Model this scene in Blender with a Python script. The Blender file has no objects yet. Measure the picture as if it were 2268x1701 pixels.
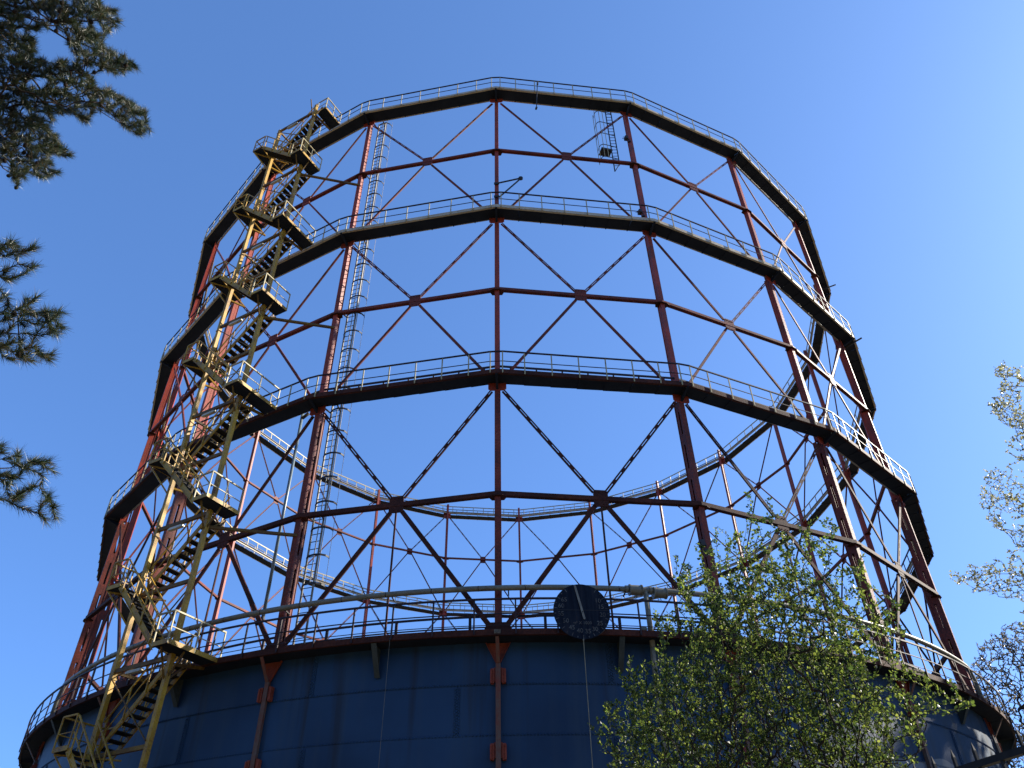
import bpy, math, random
import numpy as np
from mathutils import Vector, Matrix
R_ = math.radians
sc = bpy.context.scene
COL = sc.collection
random.seed(7)
rng = np.random.default_rng(11)

# ------------------------------------------------------------------ camera
R = 24.0                                   # radius of the guide frame, metres
CAM = np.array([0.0, -1.99571236 * R, 1.6])
PITCH, ROLL, YAW, FPX = 0.68262114, -0.01877661, 0.00118699, 1716.11
cy, sy, cp, sp, cr, sr = math.cos(YAW), math.sin(YAW), math.cos(PITCH), math.sin(PITCH), math.cos(ROLL), math.sin(ROLL)
r0 = Vector((cy, -sy, 0)); fw = Vector((sy * cp, cy * cp, sp)); u0 = Vector((-sy * sp, -cy * sp, cp))
rt = r0 * cr + u0 * sr; up = u0 * cr - r0 * sr
cd = bpy.data.cameras.new('camera'); cam = bpy.data.objects.new('camera', cd); COL.objects.link(cam)
M = Matrix.Identity(4)
for i in range(3):
    M[i][0] = rt[i]; M[i][1] = up[i]; M[i][2] = -fw[i]; M[i][3] = CAM[i]
cam.matrix_world = M
cd.sensor_width = 36.0; cd.lens = FPX / 2268 * 36.0; cd.clip_start = 0.1; cd.clip_end = 5000
sc.camera = cam

def ray(x, y):                             # photo pixel -> unit direction in the world (used to measure plants)
    d = rt * ((x - 1134) / FPX) - up * ((y - 850.5) / FPX) + fw
    d.normalize(); return np.array(d)

# ------------------------------------------------------------------ light
SUN_AZ, SUN_EL = 17.0, 30.0                # degrees from +X towards +Y, and above the horizon
w = bpy.data.worlds.new('World'); sc.world = w; w.use_nodes = True
nt = w.node_tree; nt.nodes.clear()
sky = nt.nodes.new('ShaderNodeTexSky'); sky.sky_type = 'NISHITA'; sky.sun_disc = False
sky.sun_elevation = R_(SUN_EL); sky.sun_rotation = R_(90 - SUN_AZ)
sky.air_density = 0.5; sky.dust_density = 0.8; sky.ozone_density = 8; sky.altitude = 0
bg = nt.nodes.new('ShaderNodeBackground'); bg.inputs['Strength'].default_value = 0.14
wo = nt.nodes.new('ShaderNodeOutputWorld')
gm = nt.nodes.new('ShaderNodeGamma'); gm.inputs[1].default_value = 0.6      # softer, hazier contrast across the sky
ti = nt.nodes.new('ShaderNodeMix'); ti.data_type = 'RGBA'; ti.blend_type = 'MULTIPLY'; ti.inputs[0].default_value = 1.0; ti.inputs[7].default_value = (0.735, 1.07, 1.51, 1)
nt.links.new(sky.outputs[0], gm.inputs[0]); nt.links.new(gm.outputs[0], ti.inputs[6]); nt.links.new(ti.outputs[2], bg.inputs[0]); nt.links.new(bg.outputs[0], wo.inputs[0])
sl = bpy.data.lights.new('sun', 'SUN'); sl.energy = 4.4; sl.angle = R_(0.53); sl.color = (1.0, 0.93, 0.80)
so = bpy.data.objects.new('sun', sl); COL.objects.link(so)
sd = Vector((math.cos(R_(SUN_EL)) * math.cos(R_(SUN_AZ)), math.cos(R_(SUN_EL)) * math.sin(R_(SUN_AZ)), math.sin(R_(SUN_EL))))
so.rotation_euler = sd.to_track_quat('Z', 'Y').to_euler(); so.location = sd * 120
vs = sc.view_settings; vs.view_transform = 'Standard'; vs.look = 'None'; vs.exposure = 1.4; vs.gamma = 1; vs.use_curve_mapping = False

# ------------------------------------------------------------------ materials
def mat(name, cols, scale=1.5, rough=0.6, metal=0.0, bump=0.0, bscale=40, rnd=True, spec=0.5, stretch=(1, 1, 1), fine=0.0):
    """colour ramp driven by noise in object space, offset per object"""
    m = bpy.data.materials.new(name); m.use_nodes = True
    n = m.node_tree; L = n.links; b = n.nodes['Principled BSDF']
    tc = n.nodes.new('ShaderNodeTexCoord'); mp = n.nodes.new('ShaderNodeMapping'); mp.inputs['Scale'].default_value = stretch
    L.new(tc.outputs['Object'], mp.inputs['Vector'])
    no = n.nodes.new('ShaderNodeTexNoise'); no.noise_dimensions = '4D'
    no.inputs['Scale'].default_value = scale; no.inputs['Detail'].default_value = 6; no.inputs['Roughness'].default_value = 0.62
    L.new(mp.outputs[0], no.inputs['Vector'])
    if rnd:
        oi = n.nodes.new('ShaderNodeObjectInfo'); mu = n.nodes.new('ShaderNodeMath'); mu.operation = 'MULTIPLY'; mu.inputs[1].default_value = 40
        L.new(oi.outputs['Random'], mu.inputs[0]); L.new(mu.outputs[0], no.inputs['W'])
    fac = no.outputs['Fac']
    if fine:
        n2 = n.nodes.new('ShaderNodeTexNoise'); n2.inputs['Scale'].default_value = scale * 14; n2.inputs['Detail'].default_value = 4
        L.new(mp.outputs[0], n2.inputs['Vector'])
        mx = n.nodes.new('ShaderNodeMix'); mx.inputs['Factor'].default_value = fine
        L.new(fac, mx.inputs[2]); L.new(n2.outputs['Fac'], mx.inputs[3]); fac = mx.outputs[0]
    cr_ = n.nodes.new('ShaderNodeValToRGB'); e = cr_.color_ramp.elements
    while len(e) < len(cols): e.new(0.5)
    for i, (p, c) in enumerate(cols):
        e[i].position = p; e[i].color = (*c, 1)
    L.new(fac, cr_.inputs[0]); L.new(cr_.outputs[0], b.inputs['Base Color'])
    b.inputs['Roughness'].default_value = rough; b.inputs['Metallic'].default_value = metal
    b.inputs['Specular IOR Level'].default_value = spec
    if bump:
        nb = n.nodes.new('ShaderNodeTexNoise'); nb.inputs['Scale'].default_value = bscale; nb.inputs['Detail'].default_value = 5
        L.new(tc.outputs['Object'], nb.inputs['Vector'])
        bp = n.nodes.new('ShaderNodeBump'); bp.inputs['Strength'].default_value = bump; bp.inputs['Distance'].default_value = 0.02
        L.new(nb.outputs['Fac'], bp.inputs['Height']); L.new(bp.outputs[0], b.inputs['Normal'])
    return m

RED = mat('red_oxide_paint', [(0.30, (0.05, 0.014, 0.008)), (0.44, (0.18, 0.030, 0.013)), (0.58, (0.30, 0.036, 0.014)), (0.76, (0.36, 0.09, 0.05))],
          scale=0.9, rough=0.5, bump=0.3, fine=0.35, spec=0.3)
BROWN = mat('rusted_girder_paint', [(0.30, (0.018, 0.008, 0.006)), (0.5, (0.05, 0.016, 0.010)), (0.64, (0.095, 0.027, 0.014)), (0.78, (0.18, 0.08, 0.055))],
            scale=0.8, rough=0.7, bump=0.3, fine=0.35, spec=0.12)
REDB = mat('faded_red_bracing_paint', [(0.30, (0.030, 0.011, 0.008)), (0.46, (0.10, 0.024, 0.015)), (0.60, (0.19, 0.034, 0.018)), (0.78, (0.26, 0.10, 0.07))],
            scale=0.8, rough=0.6, bump=0.3, fine=0.4, spec=0.2)
FASCIA = mat('weathered_channel_paint', [(0.30, (0.06, 0.03, 0.02)), (0.43, (0.36, 0.29, 0.19)), (0.60, (0.48, 0.40, 0.28)), (0.74, (0.14, 0.07, 0.045))],
             scale=1.1, rough=0.5, bump=0.3, fine=0.4, spec=0.3)
DECK = mat('dark_deck_plate', [(0.35, (0.006, 0.008, 0.014)), (0.6, (0.014, 0.018, 0.028)), (0.75, (0.028, 0.030, 0.038))], scale=1.2, rough=0.8, bump=0.2, fine=0.3, spec=0.2)
DARKRAIL = mat('brown_handrail', [(0.35, (0.014, 0.006, 0.005)), (0.6, (0.035, 0.014, 0.011)), (0.78, (0.09, 0.05, 0.035))], scale=2, rough=0.55, fine=0.3, spec=0.3)
POSTM = mat('pale_yellow_railing_paint', [(0.33, (0.10, 0.06, 0.03)), (0.45, (0.32, 0.26, 0.13)), (0.7, (0.44, 0.38, 0.22))], scale=2.5, rough=0.5, fine=0.3, spec=0.3)
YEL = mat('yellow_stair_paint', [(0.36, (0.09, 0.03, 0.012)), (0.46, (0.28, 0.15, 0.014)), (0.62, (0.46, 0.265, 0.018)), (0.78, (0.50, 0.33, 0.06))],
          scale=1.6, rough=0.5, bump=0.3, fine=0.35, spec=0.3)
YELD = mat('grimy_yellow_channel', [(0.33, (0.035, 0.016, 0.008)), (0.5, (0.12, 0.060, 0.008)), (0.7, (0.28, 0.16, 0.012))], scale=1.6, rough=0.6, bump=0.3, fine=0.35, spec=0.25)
TREAD = mat('dark_tread_steel', [(0.35, (0.008, 0.007, 0.007)), (0.7, (0.03, 0.026, 0.022))], scale=3, rough=0.8, spec=0.2)
GREYPIPE = mat('greenish_grey_pipe_paint', [(0.30, (0.07, 0.045, 0.025)), (0.42, (0.14, 0.125, 0.085)), (0.7, (0.22, 0.20, 0.145))], scale=1.3, rough=0.45, bump=0.15, fine=0.35, spec=0.3)
BLUEPIPE = mat('blue_grey_pipe_paint', [(0.35, (0.07, 0.09, 0.10)), (0.65, (0.15, 0.20, 0.22))], scale=1.5, rough=0.4, fine=0.3)
GREYBR = mat('grey_green_bracket', [(0.35, (0.02, 0.025, 0.022)), (0.65, (0.06, 0.068, 0.058))], scale=2, rough=0.7, fine=0.3, spec=0.2)
ORANGE = mat('orange_red_bracket_paint', [(0.32, (0.06, 0.018, 0.012)), (0.5, (0.22, 0.040, 0.018)), (0.7, (0.28, 0.075, 0.04))], scale=1.5, rough=0.6, bump=0.3, fine=0.35, spec=0.2)
POSTBR = mat('worn_tank_post_paint', [(0.36, (0.17, 0.040, 0.024)), (0.5, (0.13, 0.065, 0.045)), (0.66, (0.13, 0.105, 0.08))], scale=0.7, rough=0.6, bump=0.3, fine=0.35, spec=0.2)
DARKST = mat('dark_steel', [(0.35, (0.012, 0.011, 0.011)), (0.7, (0.04, 0.032, 0.028))], scale=3, rough=0.6, spec=0.3)
GALV = mat('galvanised_steel', [(0.35, (0.12, 0.10, 0.07)), (0.7, (0.26, 0.23, 0.17))], scale=3, rough=0.5, metal=0.1, spec=0.3)
LAMPM = mat('lamp_lens', [(0.4, (0.34, 0.31, 0.22)), (0.6, (0.5, 0.47, 0.36))], scale=2, rough=0.4)
BARK = mat('bark', [(0.35, (0.016, 0.012, 0.009)), (0.6, (0.04, 0.032, 0.024)), (0.75, (0.08, 0.065, 0.05))], scale=6, rough=0.9, bump=0.6, bscale=30, fine=0.4, spec=0.2)
PBARK = mat('pine_bark', [(0.35, (0.012, 0.008, 0.006)), (0.6, (0.035, 0.022, 0.015))], scale=6, rough=0.9, bump=0.6, bscale=30, spec=0.2)
CONE = mat('pine_cone_brown', [(0.4, (0.010, 0.007, 0.005)), (0.6, (0.026, 0.016, 0.011))], scale=20, rough=0.9, spec=0.2)
WIRE = mat('wire', [(0.4, (0.18, 0.14, 0.06)), (0.6, (0.28, 0.23, 0.12))], scale=3, rough=0.5)
CREAM = mat('faded_white_figures', [(0.38, (0.014, 0.016, 0.02)), (0.52, (0.10, 0.095, 0.085)), (0.7, (0.20, 0.19, 0.165))], scale=5, rough=0.8, fine=0.4, spec=0.2)
PLATE = mat('number_plate', [(0.4, (0.09, 0.065, 0.035)), (0.6, (0.15, 0.12, 0.08))], scale=9, rough=0.8)
FENCEM = mat('black_fence_paint', [(0.4, (0.006, 0.006, 0.006)), (0.7, (0.016, 0.015, 0.014))], scale=8, rough=0.6, spec=0.2)

def leafmat(name, cols, transl, scale=1.2, rough=0.35, spec=0.5, wt=0.55):
    m = bpy.data.materials.new(name); m.use_nodes = True
    n = m.node_tree; L = n.links; b = n.nodes['Principled BSDF']; out = n.nodes['Material Output']
    tc = n.nodes.new('ShaderNodeTexCoord'); no = n.nodes.new('ShaderNodeTexNoise')
    no.inputs['Scale'].default_value = scale; no.inputs['Detail'].default_value = 5; no.inputs['Roughness'].default_value = 0.75
    L.new(tc.outputs['Object'], no.inputs['Vector'])
    at = n.nodes.new('ShaderNodeAttribute'); at.attribute_name = 'vary'
    mx = n.nodes.new('ShaderNodeMix'); mx.inputs['Factor'].default_value = 0.5
    L.new(no.outputs['Fac'], mx.inputs[2]); L.new(at.outputs['Fac'], mx.inputs[3])
    c = n.nodes.new('ShaderNodeValToRGB'); e = c.color_ramp.elements
    while len(e) < len(cols): e.new(0.5)
    for i, (p, q) in enumerate(cols): e[i].position = p; e[i].color = (*q, 1)
    L.new(mx.outputs[0], c.inputs[0]); L.new(c.outputs[0], b.inputs['Base Color'])
    b.inputs['Roughness'].default_value = rough; b.inputs['Specular IOR Level'].default_value = spec
    tr = n.nodes.new('ShaderNodeBsdfTranslucent'); hs = n.nodes.new('ShaderNodeHueSaturation')
    hs.inputs['Hue'].default_value = transl[0]; hs.inputs['Saturation'].default_value = transl[1]; hs.inputs['Value'].default_value = transl[2]
    L.new(c.outputs[0], hs.inputs['Color']); L.new(hs.outputs[0], tr.inputs['Color'])
    ms = n.nodes.new('ShaderNodeMixShader'); ms.inputs[0].default_value = wt
    L.new(b.outputs[0], ms.inputs[1]); L.new(tr.outputs[0], ms.inputs[2]); L.new(ms.outputs[0], out.inputs['Surface'])
    return m
LEAF = leafmat('spring_leaf', [(0.3, (0.012, 0.024, 0.006)), (0.46, (0.026, 0.048, 0.009)), (0.58, (0.050, 0.078, 0.012)), (0.72, (0.105, 0.13, 0.024))], (0.485, 1.0, 2.6), wt=0.58, rough=0.45)
NEEDLE = leafmat('pine_needle', [(0.30, (0.008, 0.020, 0.009)), (0.46, (0.020, 0.042, 0.016)), (0.60, (0.045, 0.060, 0.018)), (0.72, (0.10, 0.065, 0.028))], (0.5, 1.0, 1.3), wt=0.2, scale=1.6, rough=0.4)
BLOSSOM = leafmat('pale_young_leaf', [(0.3, (0.10, 0.10, 0.04)), (0.5, (0.20, 0.20, 0.085)), (0.7, (0.34, 0.32, 0.18))], (0.5, 1.0, 1.5), scale=2)
BUD = leafmat('olive_bud', [(0.3, (0.05, 0.045, 0.028)), (0.5, (0.11, 0.095, 0.055)), (0.7, (0.20, 0.17, 0.11))], (0.5, 1.0, 1.3), scale=1)

def tank_material():
    m = bpy.data.materials.new('blue_tank_paint'); m.use_nodes = True
    n = m.node_tree; L = n.links; b = n.nodes['Principled BSDF']
    tc = n.nodes.new('ShaderNodeTexCoord')
    def noise(scale, vec, det=5):
        q = n.nodes.new('ShaderNodeTexNoise'); q.inputs['Scale'].default_value = scale; q.inputs['Detail'].default_value = det
        L.new(vec, q.inputs['Vector']); return q.outputs['Fac']
    st = n.nodes.new('ShaderNodeMapping'); st.inputs['Scale'].default_value = (2.2, 2.2, 0.12); L.new(tc.outputs['Object'], st.inputs['Vector'])
    ramp = n.nodes.new('ShaderNodeValToRGB'); e = ramp.color_ramp.elements
    e[0].position = 0.3; e[0].color = (0.006, 0.026, 0.062, 1); e[1].position = 0.7; e[1].color = (0.014, 0.048, 0.105, 1)
    L.new(noise(0.35, tc.outputs['Object'], 6), ramp.inputs[0])
    # runs and streaks below the deck
    streak = n.nodes.new('ShaderNodeValToRGB'); s = streak.color_ramp.elements
    s[0].position = 0.50; s[0].color = (0, 0, 0, 1); s[1].position = 0.72; s[1].color = (1, 1, 1, 1)
    L.new(noise(1.0, st.outputs[0], 6), streak.inputs[0])
    mx = n.nodes.new('ShaderNodeMix'); mx.data_type = 'RGBA'; mx.inputs[7].default_value = (0.026, 0.048, 0.075, 1)
    mu = n.nodes.new('ShaderNodeMath'); mu.operation = 'MULTIPLY'; mu.inputs[1].default_value = 0.6
    L.new(streak.outputs[0], mu.inputs[0]); L.new(mu.outputs[0], mx.inputs[0]); L.new(ramp.outputs[0], mx.inputs[6])
    # dark rusty runs
    st2 = n.nodes.new('ShaderNodeMapping'); st2.inputs['Scale'].default_value = (1.3, 1.3, 0.07); st2.inputs['Location'].default_value = (5, 3, 2); L.new(tc.outputs['Object'], st2.inputs['Vector'])
    sr = n.nodes.new('ShaderNodeValToRGB'); q = sr.color_ramp.elements; q[0].position = 0.57; q[0].color = (0, 0, 0, 1); q[1].position = 0.70; q[1].color = (1, 1, 1, 1)
    L.new(noise(1.6, st2.outputs[0], 7), sr.inputs[0])
    mr = n.nodes.new('ShaderNodeMix'); mr.data_type = 'RGBA'; mr.inputs[7].default_value = (0.012, 0.012, 0.014, 1)
    mu2 = n.nodes.new('ShaderNodeMath'); mu2.operation = 'MULTIPLY'; mu2.inputs[1].default_value = 0.65
    L.new(sr.outputs[0], mu2.inputs[0]); L.new(mu2.outputs[0], mr.inputs[0]); L.new(mx.outputs[2], mr.inputs[6]); mx = mr
    # pale grey shapes low on the wall, right of the young tree
    sep = n.nodes.new('ShaderNodeSeparateXYZ'); L.new(tc.outputs['Object'], sep.inputs[0])
    nz = noise(0.28, tc.outputs['Object'], 1)
    a1 = n.nodes.new('ShaderNodeMath'); a1.operation = 'MULTIPLY_ADD'; a1.inputs[1].default_value = 2.6; a1.inputs[2].default_value = 6.4
    L.new(nz, a1.inputs[0])
    lt = n.nodes.new('ShaderNodeMath'); lt.operation = 'LESS_THAN'; L.new(sep.outputs[2], lt.inputs[0]); L.new(a1.outputs[0], lt.inputs[1])
    gx = n.nodes.new('ShaderNodeMath'); gx.operation = 'GREATER_THAN'; gx.inputs[1].default_value = 9.5; L.new(sep.outputs[0], gx.inputs[0])
    gy = n.nodes.new('ShaderNodeMath'); gy.operation = 'LESS_THAN'; gy.inputs[1].default_value = 0; L.new(sep.outputs[1], gy.inputs[0])
    m1 = n.nodes.new('ShaderNodeMath'); m1.operation = 'MULTIPLY'; L.new(lt.outputs[0], m1.inputs[0]); L.new(gx.outputs[0], m1.inputs[1])
    m2 = n.nodes.new('ShaderNodeMath'); m2.operation = 'MULTIPLY'; L.new(m1.outputs[0], m2.inputs[0]); L.new(gy.outputs[0], m2.inputs[1])
    mp = n.nodes.new('ShaderNodeMix'); mp.data_type = 'RGBA'; mp.inputs[7].default_value = (0.15, 0.16, 0.17, 1)
    L.new(m2.outputs[0], mp.inputs[0]); L.new(mx.outputs[2], mp.inputs[6]); L.new(mp.outputs[2], b.inputs['Base Color'])
    b.inputs['Roughness'].default_value = 0.55; b.inputs['Specular IOR Level'].default_value = 0.3
    bp = n.nodes.new('ShaderNodeBump'); bp.inputs['Strength'].default_value = 0.35; bp.inputs['Distance'].default_value = 0.05
    L.new(noise(0.9, tc.outputs['Object'], 3), bp.inputs['Height']); L.new(bp.outputs[0], b.inputs['Normal'])
    return m
TANK = tank_material()

def dial_material():
    m = mat('dial_paint', [(0.40, (0.003, 0.005, 0.012)), (0.55, (0.010, 0.015, 0.024)), (0.70, (0.038, 0.028, 0.028))], scale=2.2, rough=0.85, spec=0.15, stretch=(4.0, 4.0, 0.35), fine=0.15, rnd=False)
    return m
DIAL = dial_material()

# ------------------------------------------------------------------ mesh helpers
class MB:
    def __init__(s): s.v = []; s.f = []
    def add(s, vs, fs):
        o = len(s.v); s.v += [tuple(p) for p in vs]; s.f += [tuple(i + o for i in f) for f in fs]
    def frame_box(s, c, X, Y, Z, a, b, h):       # half sizes a,b,h along X,Y,Z
        c = Vector(c); vs = [c + X * (a * i) + Y * (b * j) + Z * (h * k) for i in (-1, 1) for j in (-1, 1) for k in (-1, 1)]
        s.add(vs, [(0, 1, 3, 2), (4, 6, 7, 5), (0, 4, 5, 1), (2, 3, 7, 6), (0, 2, 6, 4), (1, 5, 7, 3)])
    def box(s, c, sx, sy, sz):
        s.frame_box(c, Vector((1, 0, 0)), Vector((0, 1, 0)), Vector((0, 0, 1)), sx / 2, sy / 2, sz / 2)
    def bar(s, p, q, wdt, hgt, upv=(0, 0, 1)):   # wdt sideways, hgt along upv
        p = Vector(p); q = Vector(q); d = q - p; l = d.length
        if l < 1e-6: return
        X = d / l; U = Vector(upv); Y = U.cross(X)
        if Y.length < 1e-3: Y = Vector((0, 1, 0)).cross(X)
        Y.normalize(); Z = X.cross(Y)
        s.frame_box((p + q) / 2, X, Y, Z, l / 2, wdt / 2, hgt / 2)
    def tube(s, pts, r, n=8, cap=True, radii=None):
        pts = [Vector(p) for p in pts]; rings = []
        prev = None
        for i, p in enumerate(pts):
            if i == 0: d = pts[1] - p
            elif i == len(pts) - 1: d = p - pts[i - 1]
            else: d = (pts[i + 1] - p).normalized() + (p - pts[i - 1]).normalized()
            d.normalize()
            if prev is None:
                a = Vector((0, 0, 1)) if abs(d.z) < 0.9 else Vector((1, 0, 0))
                U = a.cross(d).normalized()
            else: U = (prev - d * prev.dot(d)).normalized()
            prev = U; V = d.cross(U)
            rr = radii[i] if radii else r
            rings.append([p + U * (rr * math.cos(2 * math.pi * k / n)) + V * (rr * math.sin(2 * math.pi * k / n)) for k in range(n)])
        vs = [q for g in rings for q in g]; fs = []
        for i in range(len(pts) - 1):
            for k in range(n):
                a = i * n + k; b = i * n + (k + 1) % n
                fs.append((a, b, b + n, a + n))
        if cap: fs += [tuple(range(n))[::-1], tuple((len(pts) - 1) * n + k for k in range(n))]
        s.add(vs, fs)
    def prism(s, poly, off):                     # flat polygon (3D points) extruded by vector off
        poly = [Vector(p) for p in poly]; off = Vector(off); n = len(poly)
        s.add(poly + [p + off for p in poly], [tuple(range(n))[::-1], tuple(range(n, 2 * n))] + [(i, (i + 1) % n, n + (i + 1) % n, n + i) for i in range(n)])
    def arcband(s, ri, ro, z0, z1, a0, a1, n, step=None):   # ring sector, degrees
        vs = []; fs = []
        for i in range(n + 1):
            a = R_(a0 + (a1 - a0) * i / n)
            for r, z in ((ri, z0), (ro, z0), (ro, z1), (ri, z1)): vs.append((r * math.sin(a), -r * math.cos(a), z))
        for i in range(n):
            for k in range(4):
                a = i * 4 + k; b = i * 4 + (k + 1) % 4
                fs.append((a, b, b + 4, a + 4))
        if abs(a1 - a0) < 359.9: fs += [(0, 1, 2, 3), tuple(n * 4 + k for k in (3, 2, 1, 0))]
        s.add(vs, fs)
    def build(s, name, m, parent=None, smooth=False, extra=()):
        nf = [len(s.f)]; mats = [m]
        for e, em in extra:
            s.add(e.v, e.f); nf.append(len(e.f)); mats.append(em)
        me = bpy.data.meshes.new(name); me.from_pydata(s.v, [], s.f)
        for q in mats: me.materials.append(q)
        if extra: me.polygons.foreach_set('material_index', np.repeat(np.arange(len(nf)), nf).astype(np.int32))
        if smooth: me.polygons.foreach_set('use_smooth', [True] * len(me.polygons))
        me.update()
        o = bpy.data.objects.new(name, me); COL.objects.link(o)
        if parent is not None: o.parent = parent
        return o

def tag(o, label=None, cat=None, group=None, kind=None):
    if label: o['label'] = label
    if cat: o['category'] = cat
    if group: o['group'] = group
    if kind: o['kind'] = kind
    return o
def empty(name, loc=(0, 0, 0), rz=0):
    o = bpy.data.objects.new(name, None); COL.objects.link(o); o.location = loc; o.rotation_euler = (0, 0, rz); o.empty_display_size = 0.5
    return o
def copy_tree(o, parent=None, depth=0):
    c = o.copy(); COL.objects.link(c); c.parent = parent
    for ch in list(o.children): copy_tree(ch, c, depth + 1)
    return c
def pol(r, a, z): return Vector((r * math.sin(R_(a)), -r * math.cos(R_(a)), z))

# ------------------------------------------------------------------ ground
def ground():
    m = mat('grass_ground', [(0.3, (0.10, 0.085, 0.045)), (0.55, (0.19, 0.155, 0.095)), (0.75, (0.27, 0.215, 0.15))], scale=0.25, rough=0.95, rnd=False, bump=0.5, bscale=6, fine=0.4)
    me = bpy.data.meshes.new('ground'); s = 2500
    n = 24; vs = []; fs = []
    xs = [math.copysign((abs(t) ** 2.2) * s, t) for t in np.linspace(-1, 1, n + 1)]
    for j in range(n + 1):
        for i in range(n + 1): vs.append((xs[i], xs[j], 0))
    for j in range(n):
        for i in range(n): a = j * (n + 1) + i; fs.append((a, a + 1, a + n + 2, a + n + 1))
    me.from_pydata(vs, [], fs); me.materials.append(m)
    o = bpy.data.objects.new('ground', me); COL.objects.link(o); tag(o, 'flat ground of dry grass and earth around the gas holder', 'ground', kind='structure')
    g = mat('gravel', [(0.3, (0.16, 0.13, 0.10)), (0.7, (0.30, 0.25, 0.19))], scale=3, rough=0.95, rnd=False, bump=0.5, bscale=20, fine=0.5)
    b = MB(); b.arcband(24.2, 29.0, 0.0, 0.012, 0, 360, 120)
    o = b.build('path', g); tag(o, 'gravel path ringing the foot of the tank', 'path', kind='structure')
ground()

# ------------------------------------------------------------------ gas holder
PHI = -1.3294                     # angle of the column facing the camera
NB = 20; STEP = 18.0
C9 = math.cos(R_(9))
Z0, Z1, Z2, Z3 = 10.62, 21.06, 31.32, 41.86          # undersides of the base deck and the three ring walkways
MIDZ = (16.02, 26.48, 36.98)
holder = empty('gas_holder')
tag(holder, 'huge gas holder, blue riveted tank under an open red frame with ring walkways', 'gas holder')

def tank():
    b = MB(); rw = 23.95
    seams = [-0.2, 0.57, 2.03, 3.49, 4.95, 6.41, 7.87, 9.33, 10.66]
    n = 200
    for i in range(len(seams) - 1):
        r_ = rw + (0.014 if i % 2 else 0.0)
        z0, z1 = seams[i], seams[i + 1] + (0.07 if i % 2 else 0.0)
        b.arcband(r_ - 0.03, r_, z0, z1 if i % 2 else z1 - 0.001, 0, 360, n)
    # vertical lap strips and rivets
    nplate = 16
    for i in range(1, len(seams) - 1):
        off = (i % 2) * 0.5 * 360 / nplate / 1.0 + (-4.3)
        for k in range(nplate):
            a = off + 360 / nplate * k
            if -75 < ((a + 180) % 360 - 180) < 75 and i > 2:
                rr = rw + (0.014 if i % 2 else 0.0)
                da = math.degrees(0.075 / rw)
                b.arcband(rr - 0.01, rr + 0.011, seams[i] + 0.03, seams[i + 1] - 0.03, a - da, a + da, 1)
                z = seams[i] + 0.09
                while z < seams[i + 1] - 0.06:
                    for s_ in (-1, 0, 1):
                        rivet(b, rr + 0.011, a + s_ * math.degrees(0.055 / rw), z + (0.04 if s_ == 0 else 0))
                    z += 0.085
    for i in range(4, len(seams) - 1):
        z = seams[i]; rr = rw + 0.014
        a = -72.0
        while a < 72:
            rivet(b, rr, a, z + 0.035); a += math.degrees(0.10 / rw)
    return b.build('tank_wall', TANK, holder)
def rivet(b, r, a, z):
    h = 0.028
    p = [pol(r + 0.0, a + math.degrees(s * h / r), z + t * h) for s, t in ((-1, -1), (1, -1), (1, 1), (-1, 1))]
    q = [pol(r + 0.026, a + math.degrees(s * h * 0.5 / r), z + t * h * 0.5) for s, t in ((-1, -1), (1, -1), (1, 1), (-1, 1))]
    b.add(p + q, [(4, 5, 6, 7), (0, 1, 5, 4), (1, 2, 6, 5), (2, 3, 7, 6), (3, 0, 4, 7)])
tank()
def crown():                      # shallow domed top of the gas bell resting low in the tank
    vs = [(0, 0, 11.3)]; fs = []; nr, na = 8, 72
    for i in range(1, nr + 1):
        r = 23.0 * i / nr; z = 11.3 - 1.5 * (r / 23.0) ** 2
        for k in range(na): a = 2 * math.pi * k / na; vs.append((r * math.cos(a), r * math.sin(a), z))
    for k in range(na): fs.append((0, 1 + k, 1 + (k + 1) % na))
    for i in range(1, nr):
        for k in range(na):
            a = 1 + (i - 1) * na + k; b_ = 1 + (i - 1) * na + (k + 1) % na
            fs.append((a, a + na, b_ + na, b_))
    b = MB(); b.add(vs, fs); b.build('bell_crown', TANK, holder)
crown()

def rail_mesh(posts, rails, pw=0.045, h=1.0, post_drop=0.12):
    """posts: list of base points; rails: list of polylines (list of (points, width, height))"""
    bp, br = MB(), MB()
    for p, outv in posts:
        p = Vector(p); bp.bar(p - Vector((0, 0, post_drop)), p + Vector((0, 0, h)), pw, pw * 0.8, outv)
    for pts, wd, hg in rails:
        for a, c in zip(pts[:-1], pts[1:]): br.bar(a, c, wd, hg)
    return bp, br

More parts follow.
